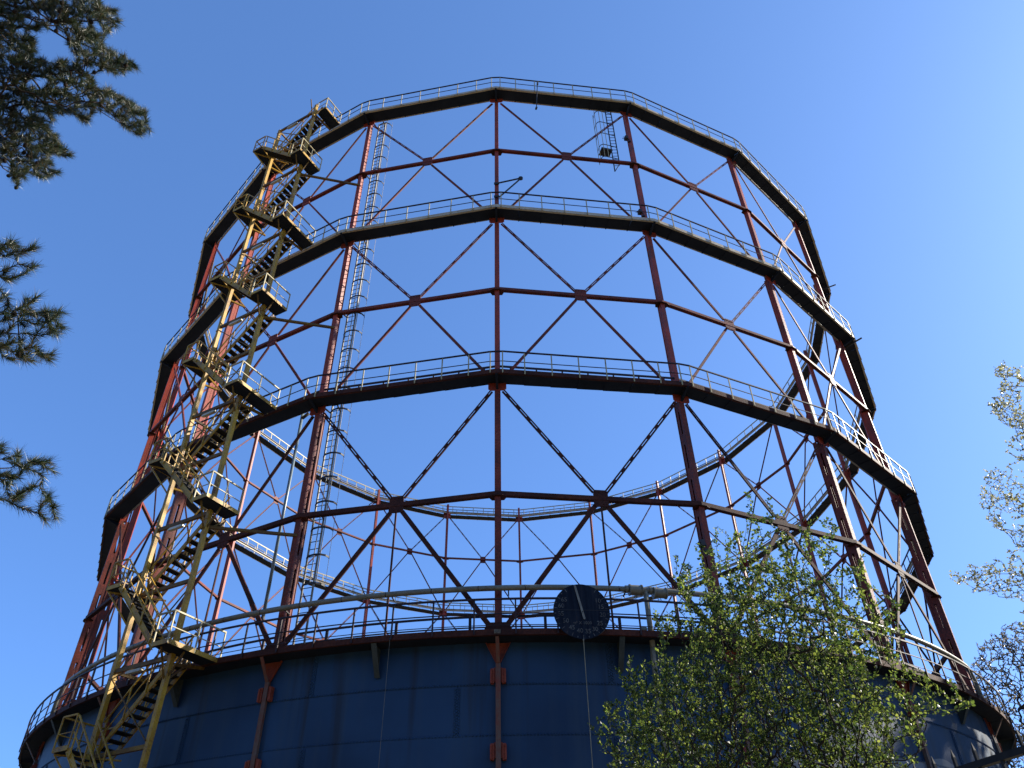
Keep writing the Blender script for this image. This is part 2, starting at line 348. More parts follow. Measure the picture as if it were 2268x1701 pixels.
# --- base deck, round
def base_deck():
    b = MB()
    for i in range(80):           # overlapping plates
        a0 = i * 4.5; dz = 0.008 * (i % 2)
        b.arcband(23.2, 24.655, Z0 + dz, Z0 + 0.03 + dz, a0, a0 + 4.5, 3)
    d = b.build('base_walkway', DECK, holder)
    f = MB(); f.arcband(24.66, 24.69, Z0 - 0.02, Z0 + 0.17, 0, 360, 160)
    f.arcband(24.60, 24.659, Z0 - 0.021, Z0 - 0.003, 0, 360, 160)
    f.build('edge_channel', BROWN, d)
    r1, r2 = MB(), MB()
    for i in range(120):
        a = PHI + 1.35 + 3.0 * i; p = pol(24.715, a, Z0 - 0.0); r1.bar(p, p + Vector((0, 0, 1.12)), 0.05, 0.04, pol(1, a, 0))
    for rr, z, t in ((24.72, Z0 + 1.12, 0.055), (24.72, Z0 + 0.64, 0.03), (24.70, Z0 + 0.28, 0.02)):
        pts = [pol(rr, 1.5 * i, z) for i in range(241)]
        for p, q in zip(pts[:-1], pts[1:]): r2.bar(p, q, t, t)
    r2.build('outer_railing', DARKRAIL, d, extra=[(r1, DARKRAIL)])
    r1 = MB()
    for i in range(60):
        a = PHI - 2.3 + 6.0 * i; p = pol(23.45, a, Z0 + 0.03); r1.bar(p, p + Vector((0, 0, 1.05)), 0.09, 0.06, pol(1, a, 0))
    for z, t in ((Z0 + 1.08, 0.06), (Z0 + 0.72, 0.035), (Z0 + 0.58, 0.035)):
        pts = [pol(23.45, 2 * i, z) for i in range(181)]
        for p, q in zip(pts[:-1], pts[1:]): r1.bar(p, q, t, t)
    r1.build('inner_railing', DARKRAIL, d)
base_deck()

# --- brackets under the base deck at each column, and plain ones between
def tank_post():
    b = MB()
    # built at angle 0 : outward is -Y
    b.bar((0, -24.62, Z0 - 0.03), (0, -24.12, 9.96), 0.11, 0.03, (0, 1, 0.6))
    b.box((0, -24.03, 4.98), 0.11, 0.11, 9.97)
    b.box((0, -24.10, 4.98), 0.15, 0.02, 9.96)
    o = b.build('tank_post', POSTBR)
    h = MB(); h.prism([(-0.38, -23.985, 10.60), (0.38, -23.985, 10.60), (0.06, -24.0, 9.98), (-0.06, -24.0, 9.98)], (0, -0.02, 0))
    h.bar((-0.38, -24.04, 10.60), (-0.06, -24.05, 9.96), 0.07, 0.02, (1, 0, 0.5)); h.bar((0.38, -24.04, 10.60), (0.06, -24.05, 9.96), 0.07, 0.02, (-1, 0, 0.5))
    h.build('gusset_plate', ORANGE, o)
    for z in (9.57, 7.43, 5.3, 3.15, 1.0):
        g = MB()
        for s in (-1, 1):
            g.box((s * 0.17, -24.03, z), 0.10, 0.14, 0.44); g.box((s * 0.215, -24.08, z - 0.02), 0.045, 0.14, 0.40)
            g.box((s * 0.085, -24.01, z + 0.05), 0.07, 0.09, 0.42)
            for k in (-0.15, -0.05, 0.05, 0.15): g.box((s * 0.17, -24.11, z + k), 0.03, 0.03, 0.03)
        g.build('guide_block', ORANGE, o)
    return o
def children_copy(src, ang):
    c = copy_tree(src, holder); c.rotation_euler = (0, 0, R_(ang)); return c
post0 = tank_post(); post0.parent = holder; post0.rotation_euler = (0, 0, R_(PHI))
for k in range(1, NB): children_copy(post0, PHI + STEP * k)
b = MB(); b.bar((0, -24.62, Z0 - 0.03), (0, -24.02, 9.72), 0.17, 0.025, (0, 1, 0.6))
b.prism([(-0.012, -24.60, Z0 - 0.02), (-0.012, -23.97, Z0 - 0.02), (-0.012, -23.97, 9.72)], (0.024, 0, 0))
br0 = b.build('deck_bracket', GREYBR, holder); br0.rotation_euler = (0, 0, R_(PHI + 9))
for k in range(1, NB): children_copy(br0, PHI + 9 + STEP * k)

# --- columns : two flanged channels joined by battens, stepping down in depth
def column():
    F = -24.0
    def stage(z0, z1, wd, dep, b):
        zc, h = (z0 + z1) / 2, z1 - z0
        s1 = dep * (0.40 if dep > 0.4 else 0.485) - 0.016
        b.box((0, F + 0.008, zc), wd, 0.016, h)                     # front flange
        for s in (-1, 1):
            b.box((s * (wd / 2 - 0.03), F + 0.016 + s1 / 2, zc), 0.014, s1, h)
            b.box((s * (wd / 2 - 0.03), F + dep - 0.016 - s1 / 2, zc), 0.014, s1, h)
        b.box((0, F + dep - 0.008, zc), wd, 0.016, h)
        z = z0 + 0.3
        while z < z1 - 0.3:
            for s in (-1, 1): b.box((s * (wd / 2 - 0.030), F + dep / 2, z), 0.008, dep * 0.5, 0.5)
            z += 1.6
    b = MB()
    lo = MB(); stage(10.75, Z1, 0.215, 0.46, lo); stage(Z1 + 0.001, Z2, 0.205, 0.32, b); stage(Z2 + 0.001, Z3 + 1.15, 0.195, 0.25, b)
    # rivet lines on the front flange
    z = 10.9
    while z < 42.5:
        for s in (-1, 1): b.box((s * 0.075, F - 0.003, z), 0.016, 0.012, 0.016)
        z += 0.22
    o = b.build('column', RED, extra=[(lo, REDB)])
    g = MB()                                                        # foot gusset
    g.prism([(-0.43, F - 0.004, 10.80), (0.43, F - 0.004, 10.80), (0.43, F - 0.004, 11.08), (0.33, F - 0.004, 11.27), (-0.33, F - 0.004, 11.27), (-0.43, F - 0.004, 11.08)], (0, -0.02, 0))
    g.box((0, F - 0.3, 10.83), 0.7, 0.5, 0.02)
    g.build('foot_gusset', BROWN, o)
    for z in (Z1, Z2, Z3):
        g = MB()
        g.prism([(-0.36, F - 0.004, z + 0.25), (-0.36, F - 0.004, z - 0.28), (-0.27, F - 0.004, z - 0.36), (0.27, F - 0.004, z - 0.36), (0.36, F - 0.004, z - 0.28), (0.36, F - 0.004, z + 0.25)], (0, -0.018, 0))
        g.build('node_gusset', RED, o)
        g = MB()                                                    # bracket carrying the walkway corner
        g.bar((0, F - 0.71, z - 0.045), (0, F - 0.03, z - 0.30), 0.10, 0.02, (0, 0, 1))
        g.prism([(-0.008, F - 0.70, z - 0.03), (-0.008, F - 0.03, z - 0.03), (-0.008, F - 0.03, z - 0.29)], (0.016, 0, 0))
        g.build('walkway_bracket', DECK, o)
    for z in MIDZ:
        g = MB()
        for dz in (-0.115,):
            g.prism([(-0.36, F + 0.02, z + dz), (-0.16, F - 0.10, z + dz), (0.16, F - 0.10, z + dz), (0.36, F + 0.02, z + dz), (0.22, F + 0.30, z + dz), (-0.22, F + 0.30, z + dz)], (0, 0, 0.014))
        g.build('girder_plate', BROWN, o)
    return o
col0 = column(); col0.parent = holder; col0.rotation_euler = (0, 0, R_(PHI))
for k in range(1, NB): children_copy(col0, PHI + STEP * k)

# --- mid ring girders : one part per level
half = R * math.sin(R_(9)) 
for li, z in enumerate(MIDZ):
    b = MB()
    for k in range(NB):
        a = PHI + STEP * k
        p, q = pol(24.04, a, z), pol(24.04, a + STEP, z)
        nrm = pol(1, a + 9, 0)
        b.bar(p, q, 0.016, 0.16 - 0.02 * li)                         # outer web
        b.bar(p - nrm * 0.17, q - nrm * 0.17, 0.016, 0.16 - 0.02 * li)
        for s in (-1, 1):
            dz = Vector((0, 0, s * (0.08 - 0.01 * li)))
            b.bar(p + dz - nrm * 0.035, q + dz - nrm * 0.035, 0.08, 0.012); b.bar(p + dz - nrm * 0.14, q + dz - nrm * 0.14, 0.07, 0.012)
        d = q - p
        for t in np.linspace(0.08, 0.92, 9):
            c = p + d * t - nrm * 0.085; b.bar(c - nrm * 0.08, c + nrm * 0.08, 0.22, 0.010)
    b.build('ring_girder', BROWN if li == 0 else REDB, holder)

# --- cross bracing, one part per bay and level
def brace(zlo, zhi, zm, wtop, wbot, name):
    F = -24.0 * C9 + 0.02; b = MB(); hx = 3.754
    X = (0, F, zm)
    def laced(p, q, w_):
        p = Vector(p); q = Vector(q); d = (q - p); l = d.length; d /= l; side = Vector((0, 1, 0)).cross(d).normalized()
        for s in (-1, 1):
            b.bar(p + side * s * w_ * 0.30, q + side * s * w_ * 0.30, w_ * 0.41, 0.012, (0, 1, 0))
            b.bar(p + side * s * w_ * 0.49 + Vector((0, 0.028, 0)), q + side * s * w_ * 0.49 + Vector((0, 0.028, 0)), 0.012, 0.045, (0, 1, 0))
        t = 0.30
        while t < l - 0.3:
            c = p + d * t; b.bar(c - d * 0.12, c + d * 0.12, w_ * 0.5, 0.008, (0, 1, 0)); t += 0.66
    def solid(p, q, w_):
        b.bar(p, q, w_, 0.014, (0, 1, 0))
        p = Vector(p); q = Vector(q); d = (q - p).normalized(); side = Vector((0, 1, 0)).cross(d).normalized()
        for s in (-1, 1): b.bar(p + side * s * w_ * 0.5 + Vector((0, 0.03, 0)), q + side * s * w_ * 0.5 + Vector((0, 0.03, 0)), 0.014, 0.06, (0, 1, 0))
    for s in (-1, 1):
        laced((s * (hx - 0.25), F, zhi - 0.32), (s * 0.22, F, zm + 0.28), wtop)
        solid((s * 0.22, F, zm - 0.28), (s * (hx - 0.25), F, zlo + 0.33), wbot)
    o = b.build('cross_brace', BROWN if zm < 20 else REDB)
    g = MB(); g.prism([(-0.21, F - 0.055, zm - 0.34), (0.21, F - 0.055, zm - 0.34), (0.27, F - 0.055, zm - 0.26), (0.27, F - 0.055, zm + 0.26), (0.21, F - 0.055, zm + 0.34), (-0.21, F - 0.055, zm + 0.34), (-0.27, F - 0.055, zm + 0.26), (-0.27, F - 0.055, zm - 0.26)], (0, 0.04, 0))
    for i in (-0.2, -0.08, 0.08, 0.2):
        for j in (-0.25, 0.25): g.box((i, F - 0.065, zm + j), 0.03, 0.02, 0.03)
    g.build('centre_gusset', BROWN if zm < 20 else REDB, o)
    return o
for (zl, zh, zm, wt_, wb_) in ((Z0 + 0.2, Z1, MIDZ[0], 0.145, 0.15), (Z1, Z2, MIDZ[1], 0.12, 0.10), (Z2, Z3, MIDZ[2], 0.10, 0.085)):
    o0 = brace(zl, zh, zm, wt_, wb_, 'x'); o0.parent = holder; o0.rotation_euler = (0, 0, R_(PHI + 9))
    for k in range(1, NB): children_copy(o0, PHI + 9 + STEP * k)
b = MB(); b.bar((0, -24.0 * C9 + 0.03, MIDZ[0] - 0.3), (0, -24.0 * C9 + 0.03, Z0 + 0.1), 0.06, 0.05, (0, 1, 0))
h0 = b.build('hanger_rod', BROWN, holder); h0.rotation_euler = (0, 0, R_(PHI + 9))
for k in range(1, NB): children_copy(h0, PHI + 9 + STEP * k)

# --- polygonal ring walkways
def ring_walkway(z, fh, fm):
    plates, fas, posts, rails, beam, inner = MB(), MB(), MB(), MB(), MB(), MB()
    ro, ri = 24.70, 23.99
    for k in range(NB):
        a = PHI + STEP * k; nrm = pol(1, a + 9, 0); t = Vector((math.cos(R_(a + 9)), math.sin(R_(a + 9)), 0))
        po, qo, pi_, qi = pol(ro, a, z), pol(ro, a + STEP, z), pol(ri, a, z), pol(ri, a + STEP, z)
        m = 7
        for i in range(m):
            u, v_ = i / m, (i + 1) / m; dz0 = 0.0; dz1 = 0.022
            A = po.lerp(qo, u); B = po.lerp(qo, v_); C_ = pi_.lerp(qi, v_); D = pi_.lerp(qi, u)
            jit = nrm * random.uniform(0.0, 0.012)
            q4 = [A + jit + Vector((0, 0, dz0)), B + jit + Vector((0, 0, dz1)), C_ + Vector((0, 0, dz1)), D + Vector((0, 0, dz0))]
            plates.prism(q4, (0, 0, 0.022))
            c = D + nrm * -0.02 + Vector((0, 0, -0.0)); 
            if i and z > 25: plates.frame_box(c, t, nrm, Vector((0, 0, 1)), 0.022, 0.03, 0.02)
        o1, o2 = nrm * 0.012, nrm * 0.03
        fas.bar(po + o1 + Vector((0, 0, fh / 2 - 0.01)), qo + o1 + Vector((0, 0, fh / 2 - 0.01)), 0.014, fh)
        fas.bar(po + Vector((0, 0, -0.018)) - nrm * 0.035, qo + Vector((0, 0, -0.018)) - nrm * 0.035, 0.07, 0.012)
        L = (qo - po).length
        zt = Vector((0, 0, 1))
        for s in (0.24, 1.12, 2.21, 3.31, 4.42, 5.52, L - 1.12, L - 0.24):
            p = po + t * s + nrm * 0.045 + zt * (0.02 + random.uniform(-.01, .01))
            posts.bar(p - zt * 0.03, p + zt * 1.08, 0.045, 0.035, nrm)
        e = 0.24
        for hgt, tk in ((1.09, 0.055), (0.58, 0.028)):
            rails.bar(po + t * e + nrm * 0.045 + zt * hgt, qo - t * e + nrm * 0.045 + zt * hgt, tk, tk * 0.9)
            rails.bar(qo - t * e + nrm * 0.045 + zt * hgt, qo + Vector((math.cos(R_(a + 27)), math.sin(R_(a + 27)), 0)) * e + pol(1, a + 27, 0) * 0.045 + zt * hgt, tk, tk * 0.9)
        # inner beam and inner railing
        bi, bj = pol(23.93, a, z), pol(23.93, a + STEP, z)
        beam.bar(bi + zt * 0.245, bj + zt * 0.245, 0.02, 0.20); beam.bar(bi + zt * 0.15 - nrm * 0.05, bj + zt * 0.15 - nrm * 0.05, 0.08, 0.014)
        beam.bar(bi + zt * 0.345 - nrm * 0.05, bj + zt * 0.345 - nrm * 0.05, 0.10, 0.014)
        for i in range(m): 
            p = bi.lerp(bj, (i + 0.5) / m); inner.bar(p + zt * 0.31, p + zt * 0.98, 0.06, 0.04, nrm)
        inner.bar(bi + zt * 0.98, bj + zt * 0.98, 0.045, 0.085)
    d = plates.build('ring_walkway', DECK, holder)
    fas.build('edge_channel', fm, d); rails.build('outer_railing', DARKRAIL, d, extra=[(posts, POSTM)])
    beam.build('ring_beam', FASCIA, d); inner.build('inner_railing', POSTM if z > 25 else DARKRAIL, d)
for z, fh in ((Z1, 0.20), (Z2, 0.19), (Z3, 0.16)): ring_walkway(z, fh, FASCIA if z > 25 else BROWN)

# column number plate on the edge channel
b = MB(); b.box((0, -24.705, Z0 + 0.085), 0.20, 0.012, 0.125); pl = b.build('number_plate', PLATE, holder); pl.rotation_euler = (0, 0, R_(PHI + 0.02))
def text_mesh(name, s, size, m, parent, loc, rot, ext=0.004):
    cu = bpy.data.curves.new(name, 'FONT'); cu.body = s; cu.size = size; cu.extrude = ext; cu.align_x = 'CENTER'; cu.align_y = 'CENTER'; cu.resolution_u = 3
    tmp = bpy.data.objects.new(name, cu); COL.objects.link(tmp)
    bpy.context.view_layer.update()
    me = bpy.data.meshes.new_from_object(tmp.evaluated_get(bpy.context.evaluated_depsgraph_get()))
    bpy.data.objects.remove(tmp)
    me.materials.clear(); me.materials.append(m)
    o = bpy.data.objects.new(name, me); COL.objects.link(o); o.parent = parent; o.location = loc; o.rotation_euler = rot
    return o
text_mesh('plate_number', 'G1', 0.11, DARKST, pl, (0, -24.715, Z0 + 0.085), (math.pi / 2, 0, 0))

# ------------------------------------------------------------------ stair tower
TA = PHI - 27.0                   # direction of the bay it stands against
tower = empty('stair_tower', pol(25.86, TA, 0), R_(TA))
tag(tower, 'tall yellow steel stair tower zigzagging up the left side of the gas holder', 'stair tower')
def T(t, n, z): return Vector((t, -(n - 25.86), z))      # local: x along the bay, -y outward
LV = [0.06, 5.34, Z0 + 0.02, (Z0 + Z1) / 2, Z1 + 0.0, (Z1 + Z2) / 2, Z2 + 0.0, (Z2 + Z3) / 2, Z3 + 0.0]   # right landings
TL, TR, TL2, TR2 = -1.1, 1.5, -1.78, 2.16
NF, NBK, NM = 26.64, 25.07, 25.855
def tower_rail(pts, posts, h=1.0, name='landing_railing', parent=None, m=YEL, top=0.045):
    b = MB(); zt = Vector((0, 0, 1))
    for p in posts: b.bar(p, p + zt * h, 0.04, 0.04, (0, 1, 0))
    for hh, tk in ((h, top), (h * 0.5, 0.026)):
        for a, c in zip(pts[:-1], pts[1:]): b.bar(a + zt * hh, c + zt * hh, tk, tk)
    return b.build(name, m, parent)
def landing(z, right, n_in, n_out=NF, cut=None):
    b = MB()
    ta, tb = (TR, TR2) if right else (TL2, TL)
    b.prism([T(ta, n_in, z), T(tb, n_in, z), T(tb, n_out, z), T(ta, n_out, z)], (0, 0, 0.03))
    o = b.build('landing', DECK, tower)
    f = MB(); e = 0.008
    for p, q in ((T(ta, n_out + e, z), T(tb, n_out + e, z)), (T(ta - e, n_in, z), T(ta - e, n_out, z)), (T(tb + e, n_in, z), T(tb + e, n_out, z))):
        if not right and p[0] > -1.2 and q[0] > -1.2: continue
        if right and p[0] < 1.6 and q[0] < 1.6: continue
        f.bar(p + Vector((0, 0, 0.06)), q + Vector((0, 0, 0.06)), 0.012, 0.15)
    f.build('landing_edge', YEL, o)
    if right:
        pts = [T(ta, n_out, z), T(tb, n_out, z), T(tb, n_in, z)]
        posts = [T(ta, n_out, z), T(tb, n_out, z), T(tb, (n_out + n_in) / 2, z), T(tb, n_in + 0.02, z)]
    else:
        pts = [T(tb, n_out, z), T(ta, n_out, z), T(ta, n_in, z), T(tb, n_in, z)]
        posts = [T(tb, n_out, z), T(ta, n_out, z), T(ta, (n_out + n_in) / 2, z), T(ta, n_in, z)]
    tower_rail(pts, posts, 1.03, parent=o, m=POSTM if right else YEL, top=0.05)
    return o
def flight(z0, z1, t0, t1, n0, n1):
    """stairs climbing from (t0,z0) to (t1,z1) between n0 and n1"""
    b = MB(); n = 12; zt = Vector((0, 0, 1))
    for s in (n0 + 0.01, n1 - 0.01):
        b.bar(T(t0, s, z0 + 0.0), T(t1, s, z1 - 0.0), 0.014, 0.20)
        b.bar(T(t0, s, z0 - 0.10), T(t1, s, z1 - 0.10), 0.05, 0.012)
    tr = MB()
    for i in range(1, n):
        f = i / n; c = T(t0 + (t1 - t0) * f, (n0 + n1) / 2, z0 + (z1 - z0) * f - 0.01)
        for dt in (-0.085, 0.0, 0.085):
            tr.box(c + Vector((dt, 0, 0)), 0.074, abs(n1 - n0) - 0.05, 0.028)
        sgn = 1 if t1 > t0 else -1
        tr.box(c + Vector((-sgn * 0.125, 0, -0.018)), 0.012, abs(n1 - n0) - 0.05, 0.05)
    o = b.build('stair_flight', YEL, tower, extra=[(tr, TREAD)])
    r = MB()
    for s in (n0 - 0.02 if n0 < n1 else n0 + 0.02, n1 + 0.02 if n0 < n1 else n1 - 0.02):
        for i in (0.08, 0.36, 0.64, 0.92):
            p = T(t0 + (t1 - t0) * i, s, z0 + (z1 - z0) * i); r.bar(p - zt * 0.05, p + zt * 0.98, 0.038, 0.038, (0, 1, 0))
        for hh, tk in ((0.98, 0.045), (0.5, 0.028)):
            r.bar(T(t0 + (t1 - t0) * 0.03, s, z0 + hh), T(t1 - (t1 - t0) * 0.03, s, z1 + hh), tk, tk)
    r.build('handrail', YEL, o)
    return o
for i, z in enumerate(LV):
    if i == 0: continue
    ring = i in (2, 4, 6, 8)
    landing(z, True, 24.47 if ring else 25.10, NF if i < 8 else 25.72)
    zl = (LV[i - 1] + z) / 2
    landing(zl, False, NBK)
    flight(LV[i - 1], zl, TR, TL, 26.0, NF - 0.02)
    flight(zl, z, TL, TR, NBK + 0.01, 25.72)
# posts
for t, ztop in ((TL, LV[8] + 0.0), (TR + 0.02, LV[8] + 0.55)):
    b = MB(); q = 0.062
    b.box(T(t, NM, ztop / 2), 0.15, 0.014, ztop); b.box(T(t, NM + 0.07, ztop / 2), 0.13, 0.012, ztop); b.box(T(t, NM - 0.07, ztop / 2), 0.13, 0.012, ztop)
    b.box(T(t - 0.07, NM, ztop / 2), 0.012, 0.15, ztop); b.box(T(t + 0.07, NM, ztop / 2), 0.012, 0.15, ztop)
    for z in LV[1:]: b.box(T(t, NM, min(z - 0.35, ztop - 0.02)), 0.19, 0.19, 0.05)
    b.build('post', YEL, tower)
for i, z in enumerate(LV):
    if i == 0: continue
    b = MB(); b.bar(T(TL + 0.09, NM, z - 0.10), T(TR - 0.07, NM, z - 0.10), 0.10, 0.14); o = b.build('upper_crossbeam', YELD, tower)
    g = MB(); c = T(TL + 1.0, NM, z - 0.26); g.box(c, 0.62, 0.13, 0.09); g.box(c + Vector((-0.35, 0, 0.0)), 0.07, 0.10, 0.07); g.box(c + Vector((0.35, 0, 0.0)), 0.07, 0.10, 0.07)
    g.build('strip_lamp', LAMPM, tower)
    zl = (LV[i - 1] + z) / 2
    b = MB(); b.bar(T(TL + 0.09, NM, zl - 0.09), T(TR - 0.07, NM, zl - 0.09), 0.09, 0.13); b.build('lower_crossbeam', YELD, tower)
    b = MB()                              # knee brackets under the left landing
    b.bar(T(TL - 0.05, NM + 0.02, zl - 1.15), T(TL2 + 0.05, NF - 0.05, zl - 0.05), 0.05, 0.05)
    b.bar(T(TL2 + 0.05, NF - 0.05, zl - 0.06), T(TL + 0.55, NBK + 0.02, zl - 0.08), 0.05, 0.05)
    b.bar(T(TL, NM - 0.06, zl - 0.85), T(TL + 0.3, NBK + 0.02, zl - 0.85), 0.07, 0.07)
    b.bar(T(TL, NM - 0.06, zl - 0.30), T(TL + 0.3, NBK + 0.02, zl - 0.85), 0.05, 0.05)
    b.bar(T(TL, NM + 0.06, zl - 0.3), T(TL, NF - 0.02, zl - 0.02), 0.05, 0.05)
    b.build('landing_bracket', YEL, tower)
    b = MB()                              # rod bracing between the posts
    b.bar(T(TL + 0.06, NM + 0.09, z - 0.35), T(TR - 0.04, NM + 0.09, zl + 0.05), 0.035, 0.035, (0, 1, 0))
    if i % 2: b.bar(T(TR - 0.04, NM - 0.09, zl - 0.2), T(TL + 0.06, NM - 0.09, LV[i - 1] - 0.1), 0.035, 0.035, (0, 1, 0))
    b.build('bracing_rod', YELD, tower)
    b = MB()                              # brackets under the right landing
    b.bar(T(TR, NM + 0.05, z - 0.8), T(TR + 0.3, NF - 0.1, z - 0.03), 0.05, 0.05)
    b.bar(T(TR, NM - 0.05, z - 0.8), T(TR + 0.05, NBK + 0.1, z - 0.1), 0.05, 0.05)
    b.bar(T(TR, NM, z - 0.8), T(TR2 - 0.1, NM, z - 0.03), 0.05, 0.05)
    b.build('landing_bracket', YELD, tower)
    if i in (3, 5, 7):
        b = MB(); b.bar(T(TR, NM - 0.05, z - 0.65), T(3.80, 23.66, z - 0.62), 0.10, 0.10)
        b.build('wall_tie', YELD, tower)
        b = MB(); b.bar(T(TL, NM - 0.05, z - 0.65), T(-3.78, 23.66, z - 0.62), 0.10, 0.10)
        b.build('wall_tie', YELD, tower)
    else:
        n_ = 24.5
        b = MB(); b.bar(T(TR, NM - 0.07, z - 0.30), T(TR, n_, z - 0.06), 0.08, 0.10); b.build('wall_tie', YELD, tower); b = MB(); b.bar(T(TL, NM - 0.07, z - 0.12), T(TL, n_, z - 0.06), 0.08, 0.10)
        b.build('wall_tie', YELD, tower)
b = MB()
for t in (TL, TR): b.box(T(t, NM, 0.03), 0.5, 0.5, 0.08)
b.build('footing', GALV, tower)

# ------------------------------------------------------------------ ladders
def ladder_a():
    a = -18.0; r = 23.52
    o = empty('caged_ladder', pol(r, a, 10.7), R_(a)); tag(o, 'long caged ladder running full height behind the walkways, left of the middle column', 'ladder')
    H = 31.5
    b = MB(); c = MB()
    for s in (-1, 1): b.box((s * 0.21, 0, H / 2), 0.06, 0.05, H)
    for i in range(int(H / 0.3)): c.box((0, 0, 0.2 + 0.3 * i), 0.42, 0.022, 0.022)
    b.build('ladder_frame', GALV, o, extra=[(c, DARKST)])
    arc = [(-0.21, 0.0), (-0.15, -0.16), (0.02, -0.28), (0.25, -0.32), (0.46, -0.26), (0.60, -0.12), (0.64, 0.04), (0.60, 0.14)]
    z = 2.6
    while z < H:
        b = MB()
        for p, q in zip(arc[:-1], arc[1:]): b.bar((p[0], p[1], z), (q[0], q[1], z), 0.02, 0.07)
        b.build('cage_hoop', DARKST, o); z += 1.09
    for x, y in ((0.25, -0.31), (0.46, -0.25), (0.60, 0.13)):
        b = MB(); b.box((x, y, 2.6 + (H - 2.6) / 2), 0.035 if x < .5 else 0.012, 0.012, H - 2.6); b.build('cage_strap', GALV, o)
    for z in (5.3, 10.3, 15.8, 20.6, 26.2, 31.0):
        for s in (-1, 1): b = MB(); b.bar((s * 0.21, 0, z), (s * 0.3, -0.42, z), 0.05, 0.05); b.build('standoff', DARKST, o)
ladder_a()
def ladder_b():
    a = 14.3; r = 23.75; zb, zt_ = 36.2, 42.2
    o = empty('hanging_ladder', pol(r, a, zb), R_(a)); tag(o, 'short caged ladder hanging below the top ring, a dark plate in its cage', 'ladder')
    H = zt_ - zb
    b = MB()
    for s, lo in ((-1, 0.0), (1, 0.75)): b.box((s * 0.17, 0, lo + (H - lo) / 2), 0.05, 0.04, H - lo)
    b.bar((-0.17, 0, 0.0), (0.17, 0, 0.75), 0.04, 0.04)
    for i in range(19): b.bar((-0.17, 0, 0.5 + 0.29 * i), (0.17, 0, 0.62 + 0.29 * i), 0.022, 0.022)
    b.build('ladder_frame', DARKST, o)
    for z in (1.2, 2.3, 3.4, 4.5, 5.6):
        b = MB(); pts = [(0.17, 0), (-0.2, -0.02), (-0.62, -0.03), (-0.74, 0.06), (-0.78, 0.22), (-0.74, 0.55)]
        for p, q in zip(pts[:-1], pts[1:]): b.bar((p[0], p[1], z), (q[0], q[1], z), 0.02, 0.05)
        b.build('cage_hoop', DARKST, o)
    for x, y in ((-0.40, -0.03), (-0.62, -0.03), (-0.77, 0.22), (-0.75, 0.5)):
        b = MB(); b.box((x, y, 3.5), 0.03, 0.015, 4.8); b.build('cage_strap', POSTM, o)
    b = MB(); b.box((-0.42, 0.25, 2.0), 0.62, 0.5, 0.05); b.box((-0.42, 0.0, 1.95), 0.62, 0.03, 0.14); b.build('gate_plate', DARKST, o)
ladder_b()

# ------------------------------------------------------------------ overflow pipe around the deck
def ring_pipe():
    o = empty('ring_pipe', (0, 0, 0)); tag(o, 'greenish grey pipe curving round the deck railing, fitted with two valve drums', 'pipe')
    rp, zp = 24.29, 12.30
    pts = [pol(rp, -50.5, 10.75), pol(rp, -50.5, 11.7)] + [pol(rp, -50.3 + 0.5 * t, 11.7 + 0.6 * math.sin(R_(90 * min(1, (t + .5) / 3)))) for t in range(0, 4)] + \
          [pol(rp, a, zp) for a in np.arange(-48, 49, 1.0)] + [pol(rp, 50.3 - 0.5 * t, 11.7 + 0.6 * math.sin(R_(90 * min(1, (t + .5) / 3)))) for t in range(3, -1, -1)] + [pol(rp, 50.5, 11.7), pol(rp, 50.5, 10.75)]
    b = MB(); b.tube(pts, 0.09, 14); b.build('pipe_run', GREYPIPE, o, True)
    b = MB()
    for a in np.arange(-46, 47, 3.6):
        b.tube([pol(rp, a - 0.03, zp), pol(rp, a + 0.03, zp)], 0.094, 14)
    b.build('weld_band', DARKRAIL, o, True)
    for a0, a1, dz in ((8.75, 9.85, -0.02), (10.65, 11.8, -0.07)):
        pts = [pol(rp, a0, zp + dz * 0), pol(rp, a0 + 0.14, zp + dz), pol(rp, a1 - 0.1, zp + dz), pol(rp, a1, zp)]
        b = MB(); b.tube([pts[1], pts[2]], 0.165, 18)
        d = b.build('valve_drum', GREYPIPE, o, False)
        f = MB()
        for a in (a0 + 0.10, a1 - 0.06): f.tube([pol(rp, a - 0.04, zp + dz), pol(rp, a + 0.04, zp + dz)], 0.19, 18)
        f.tube([pol(rp, a0 - 0.25, zp), pol(rp, a0 - 0.05, zp)], 0.125, 14)
        f.build('flange', GREYPIPE, d)
        h = MB(); c = pol(rp - 0.06, (a0 + a1) / 2, zp + dz - 0.20); t = Vector((math.cos(R_(a0)), math.sin(R_(a0)), 0)); u = Vector((0, 0, 1))
        ring = [c + t * (0.055 * math.cos(x)) + u * (0.055 * math.sin(x)) for x in np.linspace(0, 2 * math.pi, 13)]
        h.tube(ring, 0.009, 6, cap=False); h.bar(c - t * 0.05, c + t * 0.05, 0.01, 0.01); h.build('hand_loop', DARKST, d)
    b = MB(); a = 10.12
    b.tube([pol(rp, a, zp), pol(rp, a, 10.4)], 0.085, 14); b.tube([pol(rp, a, 10.5), pol(24.22, a, 10.1), pol(24.15, a, 0.1)], 0.085, 14); b.build('riser', GREYPIPE, o, True)
    b = MB(); b.tube([pol(rp, a - 0.75, 10.95), pol(rp, a - 0.35, 10.95)], 0.11, 12); b.build('float_chamber', GREYPIPE, o)
    for a in np.arange(-45.5, 46, 9):
        b = MB(); b.bar(pol(rp, a, zp - 0.1), pol(24.0, a, zp - 0.13), 0.04, 0.03); b.build('pipe_bracket', DARKST, o)
ring_pipe()

